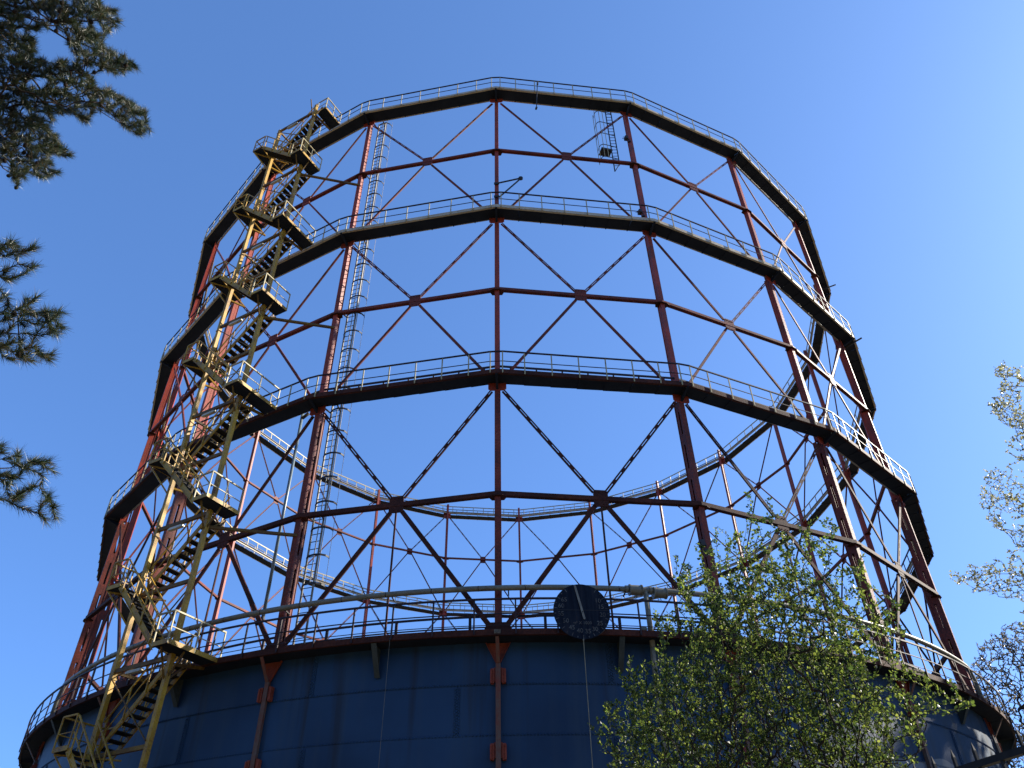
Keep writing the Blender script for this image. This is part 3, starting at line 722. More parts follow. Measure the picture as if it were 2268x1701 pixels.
def blue_pole():
    a = -22.1; r = 23.5
    o = empty('drop_pipe', pol(r, a, 12.4), R_(a)); tag(o, 'straight blue grey pipe dropping from the lowest ring, left of the caged ladder', 'pipe')
    b = MB(); b.tube([(0, 0, 0.15), (0, 0, 9.1)], 0.062, 12); b.build('pipe_run', BLUEPIPE, o, True)
    b = MB(); b.tube([(0, 0, 0.15), (-0.02, 0, 0.0), (-0.16, 0, -0.06)], 0.07, 10); b.tube([(-0.25, 0, -0.06), (-0.12, 0, -0.06)], 0.09, 10); b.build('elbow', DARKST, o, True)
    b = MB(); b.tube([(-0.02, 0, 8.75), (0.32, 0, 8.95)], 0.07, 10); b.build('top_outlet', DARKST, o, True)
blue_pole()

# ------------------------------------------------------------------ gauge dial
def dial():
    a = 4.75; r = 24.86; z = 11.27; Rd = 0.885
    o = empty('gauge_dial', pol(r, a, z), R_(a)); tag(o, 'round dark volume dial with faded numerals and a white pointer on the deck railing', 'gauge')
    b = MB(); n = 72
    ring0 = [(Rd * math.cos(2 * math.pi * k / n), 0, Rd * math.sin(2 * math.pi * k / n)) for k in range(n)]
    b.prism(ring0, (0, 0.04, 0)); b.build('dial_face', DIAL, o)
    b = MB(); b.box((0, -0.003, 0.03), 1.70, 0.006, 0.015); b.build('face_seam', DARKST, o)
    p0, p1 = Vector((0.065, -0.03, -0.26)), Vector((-0.17, -0.03, 0.84)); d = (p1 - p0).normalized(); s = Vector((0, 1, 0)).cross(d)
    b = MB(); b.prism([p0 + s * .022 - d * .01, p0 - s * .022 - d * .01, p0 - s * .034 + d * .03, p1 - s * .033 - d * .04, p1 - s * .015, p1 + s * .015, p1 + s * .033 - d * .04, p0 + s * .034 + d * .03], (0, 0.012, 0)); b.build('pointer', GALV, o)
    b = MB(); b.tube([(0.022, -0.04, -0.03), (0.022, 0.0, -0.03)], 0.018, 8); b.build('pivot', DARKST, o)
    k = 0.885
    for s_, x, y in (('65', -.60, .41), ('60', -.715, .18), ('55', -.74, -.11), ('50', -.58, -.36), ('45', -.38, -.60), ('40', -.11, -.71), ('35', .17, -.73), ('30', .42, -.65), ('25', .61, -.44), ('20', .73, -.13), ('15', .69, .16), ('10', .60, .38)):
        text_mesh('numeral', s_, 0.20, CREAM, o, (x * k, -0.004, y * k), (math.pi / 2, 0, 0))
    text_mesh('unit_lettering', 'm\u00b3 X 1000', 0.135, CREAM, o, (-0.01 * k, -0.004, -.43 * k), (math.pi / 2, 0, 0))
    b = MB()
    for i in range(25):
        t = R_(55 - i * 290 / 24.0); l = 0.10 if i % 2 == 0 else 0.05
        u = Vector((math.cos(t), 0, math.sin(t))); b.bar(u * (Rd - 0.03 - l) + Vector((0, -.002, 0)), u * (Rd - 0.03) + Vector((0, -.002, 0)), 0.018, 0.006, (0, 1, 0))
    b.build('tick_marks', CREAM, o)
    b = MB()
    for x in (-0.4, 0.4): b.bar((x, 0.04, -0.2), (x, 0.15, -0.2), 0.05, 0.05); b.bar((x, 0.05, 0.45), (x, 0.15, 0.3), 0.05, 0.05)
    b.build('mounting_arm', DARKST, o)
    c = empty('gauge_cable', pol(r - 0.02, a - 0.02, 10.4)); tag(c, 'thin pale cable hanging straight down from the bottom of the dial', 'cable')
    b = MB(); b.tube([(0, 0, 0), (0.01, 0.2, -4), (0.0, 0.4, -10.3)], 0.012, 6); b.build('cable_run', WIRE, c)
    b = MB(); b.box((0, 0, 0.0), 0.04, 0.04, 0.10); b.build('cable_clamp', GALV, c)
dial()
c = empty('loose_wire', pol(24.75, -9.03, 10.6)); tag(c, 'hair-thin wire hanging from the deck edge down the tank, left of the middle post', 'cable')
b = MB(); b.tube([(0, 0, 0), (-0.01, 0.0, -5), (0.0, 0.02, -10.4)], 0.006, 5); b.build('cable_run', GALV, c)
b = MB(); b.box((0, 0, 0.02), 0.05, 0.05, 0.05); b.build('cable_clamp', DARKST, c)

# ------------------------------------------------------------------ davit, aerial, floodlights, stub arms
def davit():
    o = empty('davit', pol(24.03, PHI, 33.0), R_(PHI)); tag(o, 'dark triangular hoisting arm with a pulley on the middle column', 'hoist')
    b = MB(); b.bar((0.06, 0, 1.05), (1.22, -0.05, 1.32), 0.05, 0.07); b.bar((0.12, 0, -0.1), (1.20, -0.05, 1.26), 0.05, 0.06); b.build('arm', DARKST, o)
    b = MB(); b.tube([(1.22, -0.10, 1.31), (1.22, 0.0, 1.31)], 0.11, 12); b.build('pulley', DARKST, o)
    b = MB(); b.box((0, -0.02, 1.0), 0.26, 0.06, 0.12); b.box((0, -0.02, -0.05), 0.26, 0.06, 0.12); b.build('column_clamp', DARKST, o)
davit()
a_ = 4.1
o = empty('aerial', pol(24.80, a_, 39.6), R_(a_)); tag(o, 'thin dark rod hooked over the edge of the top ring, right of its highest corner', 'aerial')
b = MB(); b.tube([(-0.14, 0, 0.05), (0.0, 0, 2.65)], 0.028, 6); b.build('rod', DARKST, o)
b = MB(); b.tube([(-0.17, 0, -0.05), (-0.13, 0, 0.12)], 0.06, 6); b.tube([(0.0, 0, 2.45), (0.02, 0, 2.75)], 0.055, 6); b.build('end_fitting', DARKST, o)
def flood(a, z, side, label):
    o = empty('floodlight', pol(23.98, a, z), R_(a)); tag(o, label, 'floodlight', 'small floodlights clamped to the columns')
    b = MB(); b.prism([(side * 0.36, -0.12, -0.10), (side * 0.36, -0.12, 0.13), (side * 0.22, -0.12, 0.17), (side * 0.18, -0.12, -0.06)], (0, 0.22, 0)); b.build('lamp_housing', DARKST, o)
    b = MB(); b.bar((side * 0.22, 0, 0.02), (side * 0.08, 0, -0.03), 0.05, 0.06); b.box((side * 0.10, 0, -0.22), 0.14, 0.12, 0.10); b.build('bracket', DARKST, o)
    b = MB(); b.bar((side * 0.36, -0.06, 0.05), (side * 0.52, -0.1, -0.10), 0.02, 0.02); b.bar((side * 0.36, 0.06, 0.09), (side * 0.48, 0.06, 0.02), 0.02, 0.02); b.build('visor_rod', DARKST, o)
flood(16.67, 39.2, -1, 'small dark floodlight on the right middle column, just under the top ring')
flood(16.67, 32.75, -1, 'small dark floodlight low on the right middle column, at the second ring railing')
flood(16.67, 14.35, -1, 'small dark floodlight on the right middle column, above the young tree')
def stub(k, z, off, label):
    a = PHI + STEP * k; o = empty('stub_arm', pol(23.9, a, z), R_(a)); tag(o, label, 'bracket', 'short pipe arms sticking out beside the columns')
    b = MB(); b.tube([(off, 0.35, -0.12), (off * 1.0 + 0.0, -1.15, 0.12)], 0.05, 8); b.build('arm', DARKST, o, True)
    b = MB(); b.box((off * 0.5, 0.02, 0), abs(off) + 0.1, 0.06, 0.08); b.build('clamp', DARKST, o)
stub(3, 31.2, 0.3, 'short dark pipe arm under the second ring at its right-hand corner')
stub(4, 41.7, -0.8, 'short dark pipe arm under the top ring at its right edge')
stub(12, 41.6, 0.4, 'short dark pipe arm on the far left of the top ring')

# ------------------------------------------------------------------ picket fence in the near right corner
def fence():
    o = empty('picket_fence', (2.2, CAM[1] + 4.14, 0)); tag(o, 'black metal picket fence crossing the bottom right corner close to the camera', 'fence')
    d = Vector((2.31 - 2.2, 3.83 - 4.14, 0)).normalized(); zt = 2.5
    b = MB(); b.bar(d * -16 + Vector((0, 0, zt)), d * 6 + Vector((0, 0, zt)), 0.04, 0.03); b.build('top_rail', FENCEM, o)
    b = MB(); b.bar(d * -16 + Vector((0, 0, 0.25)), d * 6 + Vector((0, 0, 0.25)), 0.04, 0.03); b.build('bottom_rail', FENCEM, o)
    pk = None; s = -9.0; first = None
    while s < 3.0:
        if first is None:
            b = MB(); b.box((0, 0, 1.33), 0.014, 0.014, 2.46)
            b.add([(-0.007, -0.007, 2.56), (0.007, -0.007, 2.56), (0.007, 0.007, 2.56), (-0.007, 0.007, 2.56), (0, 0, 2.60)], [(0, 1, 4), (1, 2, 4), (2, 3, 4), (3, 0, 4)])
            first = b.build('picket', FENCEM, o); q = first
        else: q = first.copy(); COL.objects.link(q); q.parent = o
        q.location = d * s + Vector((0, -0.03, 0)); q.rotation_euler = (0, 0, math.atan2(d.y, d.x)); s += 0.135
    for s in (-15.5, -12.5, -9.5, -6.5, -3.5, -1.45, 2.5, 5.5):
        b = MB(); b.box(d * s + Vector((0.04, 0.02, 1.24)), 0.05, 0.05, 2.48); b.build('fence_post', FENCEM, o)
fence()

# ------------------------------------------------------------------ plants
def grow(trunks, targets, step, upbias=0.5, wander=0.06, base=None, droop=0.0, hw=1.0, bend=0.28):
    """connect scattered target points to a set of trunk polylines; returns node positions, parents"""
    P, par = [], []
    for tr in trunks:
        prev = -1
        for i, p in enumerate(tr):
            P.append(np.array(p, float)); par.append(prev if i else -1); prev = len(P) - 1
    base = np.array(base if base is not None else trunks[0][0], float)
    targets = sorted(targets, key=lambda t: np.linalg.norm(t - base))
    A = np.zeros((60000, 3)); n = len(P)
    for i, p in enumerate(P): A[i] = p
    for t in targets:
        d = t - A[:n]; L = np.linalg.norm(d, axis=1)
        cost = np.sqrt(hw * (d[:, 0] ** 2 + d[:, 1] ** 2) + d[:, 2] ** 2) + upbias * np.maximum(0, A[:n, 2] - t[2]) + 0.25 * np.maximum(0, np.linalg.norm(A[:n] - base, axis=1) - np.linalg.norm(t - base))
        j = int(np.argmin(cost)); p0 = A[j].copy(); l = L[j]
        if l < step * 0.5: continue
        pj = par[j]; dirp = (A[j] - A[pj]) if pj >= 0 else np.array([0, 0, 1.0])
        dn = dirp / (np.linalg.norm(dirp) + 1e-9)
        m = max(1, int(math.ceil(l / step))); ctrl = p0 + dn * l * bend + (t - p0) * 0.3 + np.array([0, 0, -droop * l * 0.2 + 0.04 * l])
        prev = j
        for k in range(1, m + 1):
            u = k / m; q = (1 - u) ** 2 * p0 + 2 * u * (1 - u) * ctrl + u * u * t
            if k < m: q = q + rng.normal(0, wander * step, 3)
            if n >= len(A): break
            A[n] = q; par.append(prev); prev = n; n += 1
    return A[:n].copy(), np.array(par)
def branch_mesh(A, par, r_tip, power, name, m, parent, rmax=1.0, sides=5):
    n = len(A); cnt = np.ones(n); haskid = np.zeros(n, bool)
    for i in range(n): 
        if par[i] >= 0: haskid[par[i]] = True
    cnt[:] = np.where(haskid, 0.0, 1.0)
    order = np.argsort(-np.arange(n))
    for i in order:
        if par[i] >= 0: cnt[par[i]] += cnt[i]
    rad = np.minimum(rmax, r_tip * np.maximum(cnt, 1) ** power)
    vs, fs = [], []; o = 0
    for i in range(n):
        j = par[i]
        if j < 0: continue
        p, q = A[j], A[i]; d = q - p; l = np.linalg.norm(d)
        if l < 1e-6: continue
        d = d / l; a = np.array([0, 0, 1.0]) if abs(d[2]) < 0.9 else np.array([1.0, 0, 0])
        U = np.cross(a, d); U /= np.linalg.norm(U); V = np.cross(d, U)
        r0_, r1_ = min(rad[j], rad[i] * 1.35), rad[i]; s = sides if r1_ > 0.012 else 3
        for k in range(s):
            c_, s_ = math.cos(2 * math.pi * k / s), math.sin(2 * math.pi * k / s)
            vs.append(tuple(p - d * r0_ * 0.3 + (U * c_ + V * s_) * r0_))
        for k in range(s):
            c_, s_ = math.cos(2 * math.pi * k / s), math.sin(2 * math.pi * k / s)
            vs.append(tuple(q + (U * c_ + V * s_) * r1_))
        for k in range(s): fs.append((o + k, o + (k + 1) % s, o + s + (k + 1) % s, o + s + k))
        o += 2 * s
    me = bpy.data.meshes.new(name); me.from_pydata(vs, [], fs); me.materials.append(m)
    me.polygons.foreach_set('use_smooth', [True] * len(me.polygons))
    ob = bpy.data.objects.new(name, me); COL.objects.link(ob); ob.parent = parent
    return cnt, rad, ob
def quads_mesh(name, C, D, W, ln, wd, m, parent, fold=0.15, shape='leaf'):
    """many small leaves: centres C, directions D, width vectors W (unit, numpy arrays)"""
    n = len(C); N = np.cross(D, W)
    if shape == 'leaf':
        v = np.empty((n, 6, 3)); L_, w_ = ln[:, None], wd[:, None]
        v[:, 0] = C; v[:, 1] = C + D * L_ * 0.35 + W * w_ * 0.5 + N * L_ * fold * 0.5
        v[:, 2] = C + D * L_ * 0.75 + W * w_ * 0.38 + N * L_ * fold * 0.4
        v[:, 3] = C + D * L_; v[:, 4] = C + D * L_ * 0.75 - W * w_ * 0.38 + N * L_ * fold * 0.4; v[:, 5] = C + D * L_ * 0.35 - W * w_ * 0.5 + N * L_ * fold * 0.5
        k = 6
    else:
        v = np.empty((n, 3, 3)); L_, w_ = ln[:, None], wd[:, None]
        v[:, 0] = C + W * w_ * 0.5; v[:, 1] = C - W * w_ * 0.5; v[:, 2] = C + D * L_; k = 3
    me = bpy.data.meshes.new(name); me.vertices.add(n * k); me.vertices.foreach_set('co', v.reshape(-1))
    me.loops.add(n * k); me.loops.foreach_set('vertex_index', np.arange(n * k, dtype=np.int32))
    me.polygons.add(n); me.polygons.foreach_set('loop_start', np.arange(0, n * k, k, dtype=np.int32)); me.polygons.foreach_set('loop_total', np.full(n, k, dtype=np.int32))
    at = me.attributes.new('vary', 'FLOAT', 'FACE'); at.data.foreach_set('value', rng.random(n).astype(np.float32))
    me.update(calc_edges=True); me.validate(); me.materials.append(m)
    ob = bpy.data.objects.new(name, me); COL.objects.link(ob); ob.parent = parent
    return ob
def unit(v): return v / (np.linalg.norm(v, axis=-1, keepdims=True) + 1e-9)
def inpoly(x, y, poly):
    c = False; j = len(poly) - 1
    for i in range(len(poly)):
        xi, yi = poly[i]; xj, yj = poly[j]
        if (yi > y) != (yj > y) and x < (xj - xi) * (y - yi) / (yj - yi) + xi: c = not c
        j = i
    return c
def sample(poly, n, dist, spread, dfun=None):
    xs = [p[0] for p in poly]; ys = [p[1] for p in poly]; out = []
    while len(out) < n:
        x, y = rng.uniform(min(xs), max(xs)), rng.uniform(min(ys), max(ys))
        if inpoly(x, y, poly):
            dd = dist + spread * (rng.random() * 2 - 1) * (1 - 0.3 * rng.random())
            out.append(CAM + ray(x, y) * dd)
    return out
def at(x, y, d): return CAM + ray(x, y) * d

# --- young broadleaf tree in front of the tank
def young_tree():
    D = 12.6
    bx, by = at(1760, 1700, 12.2)[0], at(1760, 1700, 12.2)[1]
    root = empty('young_tree', (0, 0, 0)); tag(root, 'bushy many-stemmed tree with fresh green leaves in front of the tank', 'tree')
    def stem(px, bxo, byo):
        pts = [np.array([bx + bxo, by + byo, 0.0]), np.array([bx + bxo * 1.3, by + byo, 1.5])] + [at(x, y, d) for x, y, d in px]
        out = []
        for a, c in zip(pts[:-1], pts[1:]):
            m = max(1, int(np.linalg.norm(c - a) / 0.22))
            for i in range(m): out.append(a + (c - a) * i / m + rng.normal(0, 0.012, 3))
        out.append(pts[-1]); return out
    stems = [stem([(1845, 1701, 12.4), (1817, 1578, 12.5), (1793, 1457, 12.6), (1762, 1337, 12.8), (1745, 1262, 13.0), (1738, 1200, 13.1)], 0.35, 0.0),
             stem([(1711, 1701, 12.6), (1690, 1590, 12.8), (1668, 1470, 13.0), (1655, 1350, 13.2), (1640, 1240, 13.4), (1655, 1150, 13.6)], -0.1, 0.25),
             stem([(1638, 1701, 12.2), (1618, 1560, 12.2), (1604, 1440, 12.3), (1580, 1330, 12.4), (1560, 1250, 12.4)], -0.4, -0.1),
             stem([(1560, 1701, 12.0), (1520, 1620, 11.9), (1490, 1560, 11.8), (1450, 1520, 11.6)], -0.6, 0.1),
             stem([(1780, 1701, 13.2), (1840, 1600, 13.3), (1900, 1530, 13.4), (1960, 1470, 13.5)], 0.5, 0.3),
             stem([(1900, 1701, 12.0), (1905, 1620, 11.9), (1900, 1540, 11.9), (1885, 1440, 12.0), (1880, 1350, 12.0)], 0.6, -0.2)]
    main = [(1345, 1560), (1400, 1480), (1470, 1430), (1450, 1370), (1500, 1350), (1495, 1250), (1545, 1250), (1580, 1180), (1620, 1200), (1650, 1110), (1680, 1170), (1715, 1130), (1750, 1200), (1800, 1160), (1850, 1190), (1860, 1260), (1915, 1250), (1920, 1330), (1990, 1340), (1975, 1420), (2030, 1500), (2110, 1540), (2060, 1580), (2050, 1660), (2000, 1720), (1350, 1720), (1320, 1640)]
    dense = [(1420, 1520), (1520, 1440), (1560, 1340), (1620, 1260), (1720, 1230), (1830, 1290), (1880, 1400), (1940, 1520), (1980, 1640), (1960, 1760), (1400, 1760), (1400, 1600)]
    tg = sample(main, 1500, D, 1.7) + sample(dense, 3600, D, 1.7)
    for x, y in ((1652, 1098), (1660, 1125), (1706, 1108), (1722, 1140), (1590, 1168), (1800, 1150), (1832, 1150), (1852, 1170), (1500, 1235), (1522, 1262), (1396, 1457), (1420, 1480), (1366, 1485), (1312, 1604), (1335, 1612), (1345, 1560), (1912, 1232), (1905, 1270), (1960, 1330), (2000, 1335), (2008, 1400), (1450, 1355), (1465, 1380), (2120, 1545), (2150, 1562), (2095, 1575), (2060, 1510), (1550, 1205), (1770, 1165), (2035, 1490), (2105, 1510)):
        for _ in range(2): tg.append(at(x + rng.normal(0, 5), y + rng.normal(0, 5), D + rng.uniform(-1, 1)))
    A, par = grow(stems, tg, 0.12, upbias=1.6, wander=0.06, base=(bx, by, 1.0), hw=2.2)
    cnt, rad, tb = branch_mesh(A, par, 0.0028, 0.43, 'trunk', BARK, root, 0.075)
    idx = np.where((cnt <= 7) & (par >= 0))[0]; C, Dv, Wv = [], [], []
    for i in idx:
        p, q = A[par[i]], A[i]; d = q - p; d = d / (np.linalg.norm(d) + 1e-9)
        k = 5 if cnt[i] <= 2 else 4
        for _ in range(k + (4 if cnt[i] == 1 else 0)):
            u = rng.random(); c = p + (q - p) * u; v = unit(rng.normal(0, 1, 3) + d * 0.8 + np.array([0, 0, 0.25]))
            C.append(c + v * 0.01); Dv.append(v); Wv.append(unit(np.cross(v, unit(rng.normal(0, 0.7, 3) + np.array([0, 0, 1.0])))))
    C, Dv, Wv = np.array(C), np.array(Dv), np.array(Wv); n = len(C)
    ln = 0.024 + 0.040 * rng.random(n) ** 1.3; quads_mesh('crown', C, Dv, Wv, ln, ln * rng.uniform(0.5, 0.75, n), LEAF, root)
    return n
print('young leaves', young_tree())

# --- pine, its limbs reaching in from the left
def pine():
    base = np.array([-14.5, CAM[1] + 5.5, 0.0])
    root = empty('pine_tree', tuple(base)); tag(root, 'tall dark pine whose needled limbs reach into the left edge of the view', 'tree')
    inv = -base
    def seg(pts, st=0.3, noise=0.02):
        out = []
        for a, c in zip(pts[:-1], pts[1:]):
            a, c = np.array(a), np.array(c); m = max(1, int(np.linalg.norm(c - a) / st))
            for i in range(m): out.append(a + (c - a) * i / m + rng.normal(0, noise, 3))
        out.append(np.array(pts[-1])); return out
    trunk = seg([base, base + (0.2, 0.1, 8), base + (0.1, 0.3, 16), base + (0.3, 0.2, 21)])
    D = 15.5
    def P(x, y, d=D): return at(x, y, d)
    def tz(z): return base + np.array([0.15, 0.2, z])
    limbs = [seg([tz(12.0), P(-260, 230), P(0, 205), P(60, 202), P(120, 197), P(190, 225), P(250, 262), P(300, 290)]),
             seg([tz(13.8), P(-260, 60), P(20, 20), P(90, 50), P(150, 90), P(190, 120), P(240, 145), P(280, 150)]),
             seg([tz(14.6), P(-200, -60), P(60, -20), P(160, 20), P(250, 45)]),
             seg([tz(10.5), P(-260, 330), P(-60, 300), P(10, 300), P(60, 330), P(100, 370)]),
             seg([tz(10.0), P(-240, 400), P(-40, 350), P(15, 370), P(40, 410)]),
             seg([tz(8.2), P(-300, 640, 12.5), P(-100, 610, 11.0), P(-10, 600, 10.2), P(40, 585, 10)]),
             seg([tz(7.6), P(-300, 740, 12.5), P(-80, 720, 11.0), P(0, 700, 10.2), P(70, 690, 10), P(110, 705, 10)]),
             seg([tz(5.5), P(-300, 1060, 12.0), P(-80, 1030, 10.5), P(0, 1020, 10), P(60, 1040, 9.9)])]
    tr = [trunk] + limbs
    tg = []
    main = [(-120, -60), (190, -60), (215, 0), (262, 25), (258, 60), (225, 85), (235, 110), (270, 118), (305, 150), (262, 165), (225, 150), (205, 178), (255, 205), (320, 245), (335, 290), (318, 305), (280, 285), (235, 245), (205, 250), (190, 275), (160, 250), (120, 260), (110, 280), (130, 310), (160, 345), (105, 345), (135, 385), (100, 398), (65, 385), (60, 410), (30, 405), (5, 360), (-120, 430)]
    hollow = [(75, 70), (140, 60), (150, 95), (165, 130), (120, 140), (85, 130)]
    hollow2 = [(55, 175), (105, 172), (105, 190), (60, 195)]
    for p in sample(main, 3300, D, 1.1):
        tg.append(p)
    s2 = [(-90, 535), (35, 532), (38, 560), (75, 545), (92, 565), (90, 600), (60, 625), (30, 625), (-90, 620)]
    s3 = [(-90, 640), (40, 640), (100, 665), (140, 690), (155, 735), (130, 755), (70, 765), (110, 775), (125, 790), (100, 810), (60, 815), (15, 800), (-90, 790)]
    s4 = [(-90, 985), (20, 985), (60, 1010), (130, 1020), (135, 1050), (100, 1075), (125, 1110), (135, 1150), (80, 1165), (50, 1130), (-90, 1090)]
    tg += sample(s2, 60, 10.0, 0.35) + sample(s3, 130, 10.0, 0.45) + sample(s4, 90, 9.9, 0.4)
    # the rest of the crown, outside the frame
    for _ in range(260):
        z = rng.uniform(6, 21); rr = (22 - z) * 0.30 * math.sqrt(rng.random()); th = rng.uniform(0, 2 * math.pi)
        p = base + np.array([rr * math.cos(th), rr * math.sin(th), z]); tg.append(p)
    def hid(p):
        v = p - CAM; f_ = v @ np.array(fw); x = 1134 + FPX * (v @ np.array(rt)) / f_; y = 850.5 - FPX * (v @ np.array(up)) / f_
        return inpoly(x, y, hollow) or inpoly(x, y, hollow2) or (f_ > 0 and x > 0 and 0 < y < 1701 and not any(inpoly(x, y, q) for q in (main, s2, s3, s4)))
    tg = [p for p in tg if not hid(p)]
    A, par = grow(tr, tg, 0.16, upbias=0.2, wander=0.10, base=base + np.array([0, 0, 9]), droop=0.5)
    A0 = A - base
    cnt, rad, tb = branch_mesh(A0, par, 0.0038, 0.41, 'trunk', PBARK, root, 0.28)
    # needle brushes on the outer shoots
    C, Dv, Wv, Ln = [], [], [], []
    tips = np.where((cnt <= 3.0) & (par >= 0))[0]
    V_ = A - CAM; f_ = V_ @ np.array(fw); X_ = 1134 + FPX * (V_ @ np.array(rt)) / f_; Y_ = 850.5 - FPX * (V_ @ np.array(up)) / f_
    vis = (f_ > 0) & (X_ > -60) & (X_ < 420) & (Y_ > -60) & (Y_ < 1300)
    haskid = np.zeros(len(A), bool); haskid[par[par >= 0]] = True
    for i in tips:
        p, q = A0[par[i]], A0[i]; d = q - p; l = np.linalg.norm(d); d = d / (l + 1e-9)
        end = not haskid[i]
        nn = 110 if end else (60 if vis[i] else 0)
        if end and not vis[i]: nn = 40
        if nn == 0: continue
        a = np.array([0, 0, 1.0]) if abs(d[2]) < 0.9 else np.array([1.0, 0, 0]); U = np.cross(a, d); U /= np.linalg.norm(U); V = np.cross(d, U)
        th = rng.uniform(0, 2 * math.pi, nn); sp_ = rng.uniform(0.35, 1.1, nn)
        u = rng.uniform(0, 1.0, nn)
        dirs = unit(d[None] * np.cos(sp_)[:, None] + (U[None] * np.cos(th)[:, None] + V[None] * np.sin(th)[:, None]) * np.sin(sp_)[:, None] + np.array([0, 0, 0.10]))
        C.append(p[None] + (q - p)[None] * u[:, None]); Dv.append(dirs)
        Wv.append(unit(np.cross(dirs, rng.normal(0, 1, (nn, 3))))); Ln.append(rng.uniform(0.10, 0.165, nn) * (0.75 + 0.25 * u))
    C, Dv, Wv, Ln = np.concatenate(C), np.concatenate(Dv), np.concatenate(Wv), np.concatenate(Ln)
    quads_mesh('crown', C, Dv, Wv, Ln, np.full(len(C), 0.0060), NEEDLE, root, shape='needle')
    # cones
    cand = [i for i in range(len(A)) if 2 <= cnt[i] <= 8 and par[i] >= 0 and not hid_x(A[i])]
    rng.shuffle(cand)
    b = MB(); n_ = 8
    prof = [(0, 0.0), (0.35, 0.022), (0.6, 0.026), (0.85, 0.018), (1.0, 0.004)]
    b.tube([(0, 0, -0.07 * t) for t, r in prof], 0.02, n_, radii=[max(r, 0.003) for t, r in prof])
    first = None
    for i in cand[:90]:
        if first is None: first = b.build('pine_cone', CONE, root, True); c = first
        else: c = first.copy(); COL.objects.link(c); c.parent = root
        c.location = A0[i]; c.rotation_euler = (rng.uniform(-0.8, 0.8), rng.uniform(-0.8, 0.8), 0)
        c.scale = (1.25, 1.25, 1.25)
    return len(C)
def hid_x(p):                     # keep cones to the limbs the view can see
    v = p - CAM; f_ = v @ np.array(fw)
    if f_ <= 0: return True
    x = 1134 + FPX * (v @ np.array(rt)) / f_; y = 850.5 - FPX * (v @ np.array(up)) / f_
    return not (0 < x < 360 and 0 < y < 1200)
print('needles', pine())

def thin_tree(label, base, limbs, polys, n, dist, spread, leaf, lmat, step, tip, per, group=None, height=14, rmax=0.2, crownpts=0, crownbox=None):
    root = empty('broadleaf_tree', tuple(base)); tag(root, label, 'tree')
    base = np.array(base, float)
    def seg(pts, st):
        out = []
        for a, c in zip(pts[:-1], pts[1:]):
            a, c = np.array(a, float), np.array(c, float); m = max(1, int(np.linalg.norm(c - a) / st))
            for i in range(m): out.append(a + (c - a) * i / m + rng.normal(0, st * 0.08, 3))
        out.append(np.array(pts[-1], float)); return out
    tr = [seg([base, base + (0.1, 0.1, height * 0.5), base + (-0.1, 0.2, height)], 0.4)] + [seg([base + np.array([0, 0, z])] + [at(x, y, dist) for x, y in pp], step * 2) for z, pp in limbs]
    tg = []
    for z, pp in limbs:
        for (xa, ya), (xb, yb) in zip(pp[1:-1], pp[2:]):
            for _ in range(n // 60): 
                u = rng.random(); tg.append(at(xa + (xb - xa) * u + rng.normal(0, 9), ya + (yb - ya) * u + rng.normal(0, 9), dist + rng.normal(0, 0.02 * dist)))
    for poly, w_ in polys: tg += sample(poly, int(n * w_), dist, spread)
    for _ in range(crownpts):
        p = base + np.array([rng.normal(0, crownbox[0]), rng.normal(0, crownbox[0]), rng.uniform(crownbox[1], crownbox[2])])
        v = p - CAM; f_ = v @ np.array(fw)
        if 1134 + FPX * (v @ np.array(rt)) / f_ > 2320: tg.append(p)
    A, par = grow(tr, tg, step, upbias=0.3, wander=0.05, bend=0.12, base=base + np.array([0, 0, height * 0.3])); A0 = A - base
    cnt, rad, tb = branch_mesh(A0, par, tip, 0.42, 'trunk', BARK, root, rmax)
    C, Dv, Wv = [], [], []
    for i in np.where((cnt <= 12) & (par >= 0))[0]:
        p, q = A0[par[i]], A0[i]; d = unit(q - p)
        for _ in range(per + (per if cnt[i] == 1 else 0)):
            v = unit(rng.normal(0, 1, 3) + d * 0.6); C.append(p + (q - p) * rng.random()); Dv.append(v); Wv.append(unit(np.cross(v, rng.normal(0, 1, 3))))
    C, Dv, Wv = np.array(C), np.array(Dv), np.array(Wv); k = len(C); ln = rng.uniform(0.6, 1.25, k) * leaf
    quads_mesh('crown', C, Dv, Wv, ln, ln * 0.6, lmat, root)
# near right tree with pale young leaves
b1 = at(2780, 1700, 17); 
thin_tree('tree with sparse pale young leaves reaching in at the right edge', (b1[0], b1[1], 0),
          [(4.0, [(2480, 1300), (2330, 1290), (2240, 1270), (2170, 1262), (2110, 1280)]), (6.0, [(2450, 1150), (2300, 1120), (2230, 1100), (2170, 1105)]),
           (7.0, [(2450, 1000), (2330, 960), (2270, 930), (2215, 900), (2195, 895)]), (8.0, [(2420, 880), (2300, 850), (2240, 830), (2200, 812)])],
          [([(2200, 812), (2260, 815), (2275, 960), (2195, 905), (2215, 870)], 0.16), ([(2185, 890), (2275, 940), (2330, 960), (2320, 1000), (2200, 925)], 0.10), ([(2215, 970), (2330, 940), (2330, 1060), (2230, 1010)], 0.10),
            ([(2170, 1035), (2240, 1030), (2330, 1080), (2330, 1240), (2210, 1180), (2160, 1110), (2180, 1060)], 0.26), ([(2110, 1285), (2190, 1240), (2260, 1200), (2340, 1200), (2340, 1330), (2220, 1325), (2150, 1310)], 0.28), ([(2255, 1320), (2340, 1320), (2340, 1420), (2262, 1400)], 0.10)],
          1300, 17.0, 0.9, 0.040, BLOSSOM, 0.12, 0.0022, 3, height=11, rmax=0.16, crownpts=160, crownbox=(1.2, 6, 12))
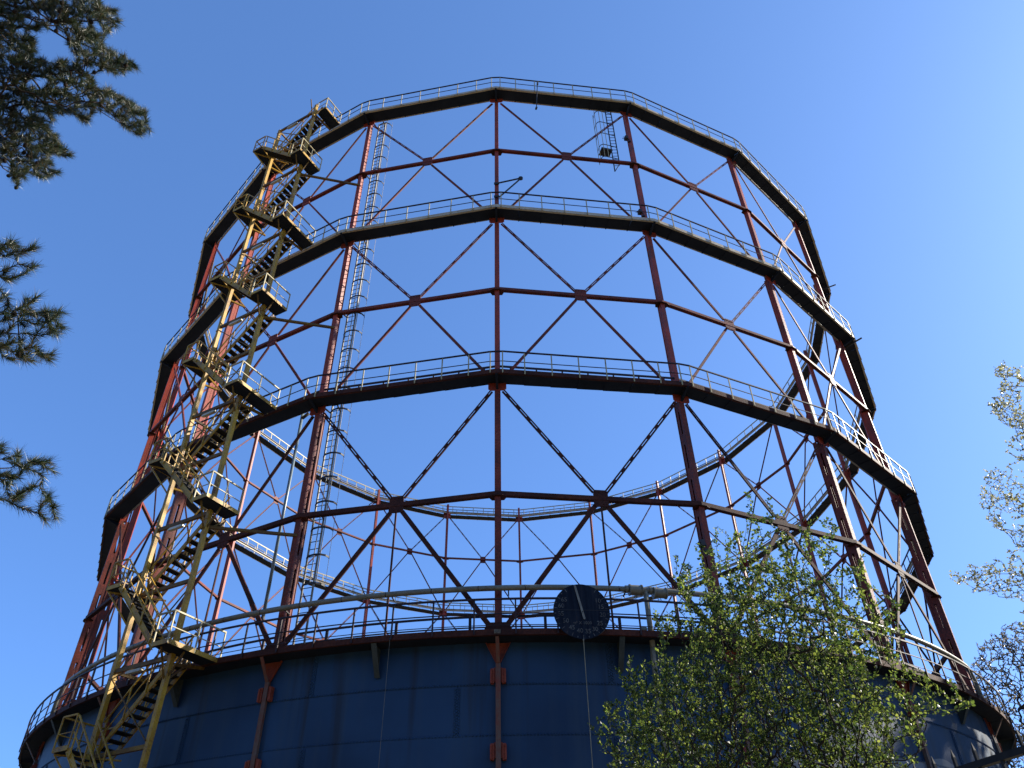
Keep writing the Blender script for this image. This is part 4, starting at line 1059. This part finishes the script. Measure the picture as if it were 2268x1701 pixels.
# far right tree
b2 = at(2420, 1700, 62)
thin_tree('greyish olive tree with fine twigs behind the right side of the tank', (b2[0], b2[1], 0),
          [(8.0, [(2380, 1600), (2300, 1520), (2240, 1440), (2225, 1400)]), (7.0, [(2360, 1640), (2270, 1560), (2190, 1480), (2165, 1440)]), (6, [(2350, 1690), (2260, 1640), (2200, 1580)])],
          [([(2140, 1500), (2165, 1430), (2205, 1395), (2240, 1375), (2340, 1380), (2340, 1760), (2180, 1760), (2190, 1640), (2160, 1560)], 1.0)],
          2200, 62, 3.0, 0.14, BUD, 0.55, 0.014, 2, height=16, rmax=0.35, crownpts=150, crownbox=(3, 8, 18))

# --- unseen trees added outside the frame to shade the foot and front of the tank
def wood():
    root = empty('shade_tree', (0, 0, 0)); H = 17.0
    tg = []
    for _ in range(700):
        z = rng.uniform(3.0, H); rr = 3.9 * math.sqrt(max(0.02, 1 - ((z - 9.5) / 8.0) ** 2)) * rng.random() ** 0.4; th = rng.uniform(0, 2 * math.pi)
        tg.append(np.array([rr * math.cos(th), rr * math.sin(th), z]))
    tr = [[np.array([0.15 * math.sin(z), 0.1 * math.cos(z * 0.7), z]) for z in np.arange(0, H - 2, 0.5)]]
    A, par = grow(tr, tg, 0.5, upbias=0.8, wander=0.1, base=np.array([0, 0, 3.0]))
    cnt, rad, tb = branch_mesh(A, par, 0.02, 0.42, 'trunk', BARK, root, 0.3)
    C, Dv, Wv = [], [], []
    for i in np.where((cnt <= 4) & (par >= 0))[0]:
        for _ in range(10):
            v = unit(rng.normal(0, 1, 3)); C.append(A[i] + rng.normal(0, 0.22, 3)); Dv.append(v); Wv.append(unit(np.cross(v, rng.normal(0, 1, 3))))
    C, Dv, Wv = np.array(C), np.array(Dv), np.array(Wv); k = len(C); ln = rng.uniform(0.25, 0.42, k)
    quads_mesh('crown', C, Dv, Wv, ln, ln * 0.7, LEAF, root)
    spots = [(42, -19, 1.42), (42, -12, 1.5), (43, -5, 1.45), (45, 3, 1.4), (48, 11, 1.3), (36, -37, 0.8), (28, -60, 1.0), (18, -68, 1.1), (8, -72, 1.15), (-2, -69, 1.05), (-12, -73, 1.2), (-22, -67, 1.1), (-31, -60, 1.1), (-40, -50, 1.2), (-46, -38, 1.1), (-50, -24, 1.15)]
    for i, (x, y, sc_) in enumerate(spots):
        o = root if i == 0 else copy_tree(root)
        o.location = (x, y, 0); o.rotation_euler = (0, 0, i * 1.3); o.scale = (min(sc_, 1.15) * 1.15, min(sc_, 1.15) * 1.15, sc_)
        tag(o, 'tall leafy tree added outside the view to shade the tank', 'tree', 'unseen trees added to shade the tank')
wood()
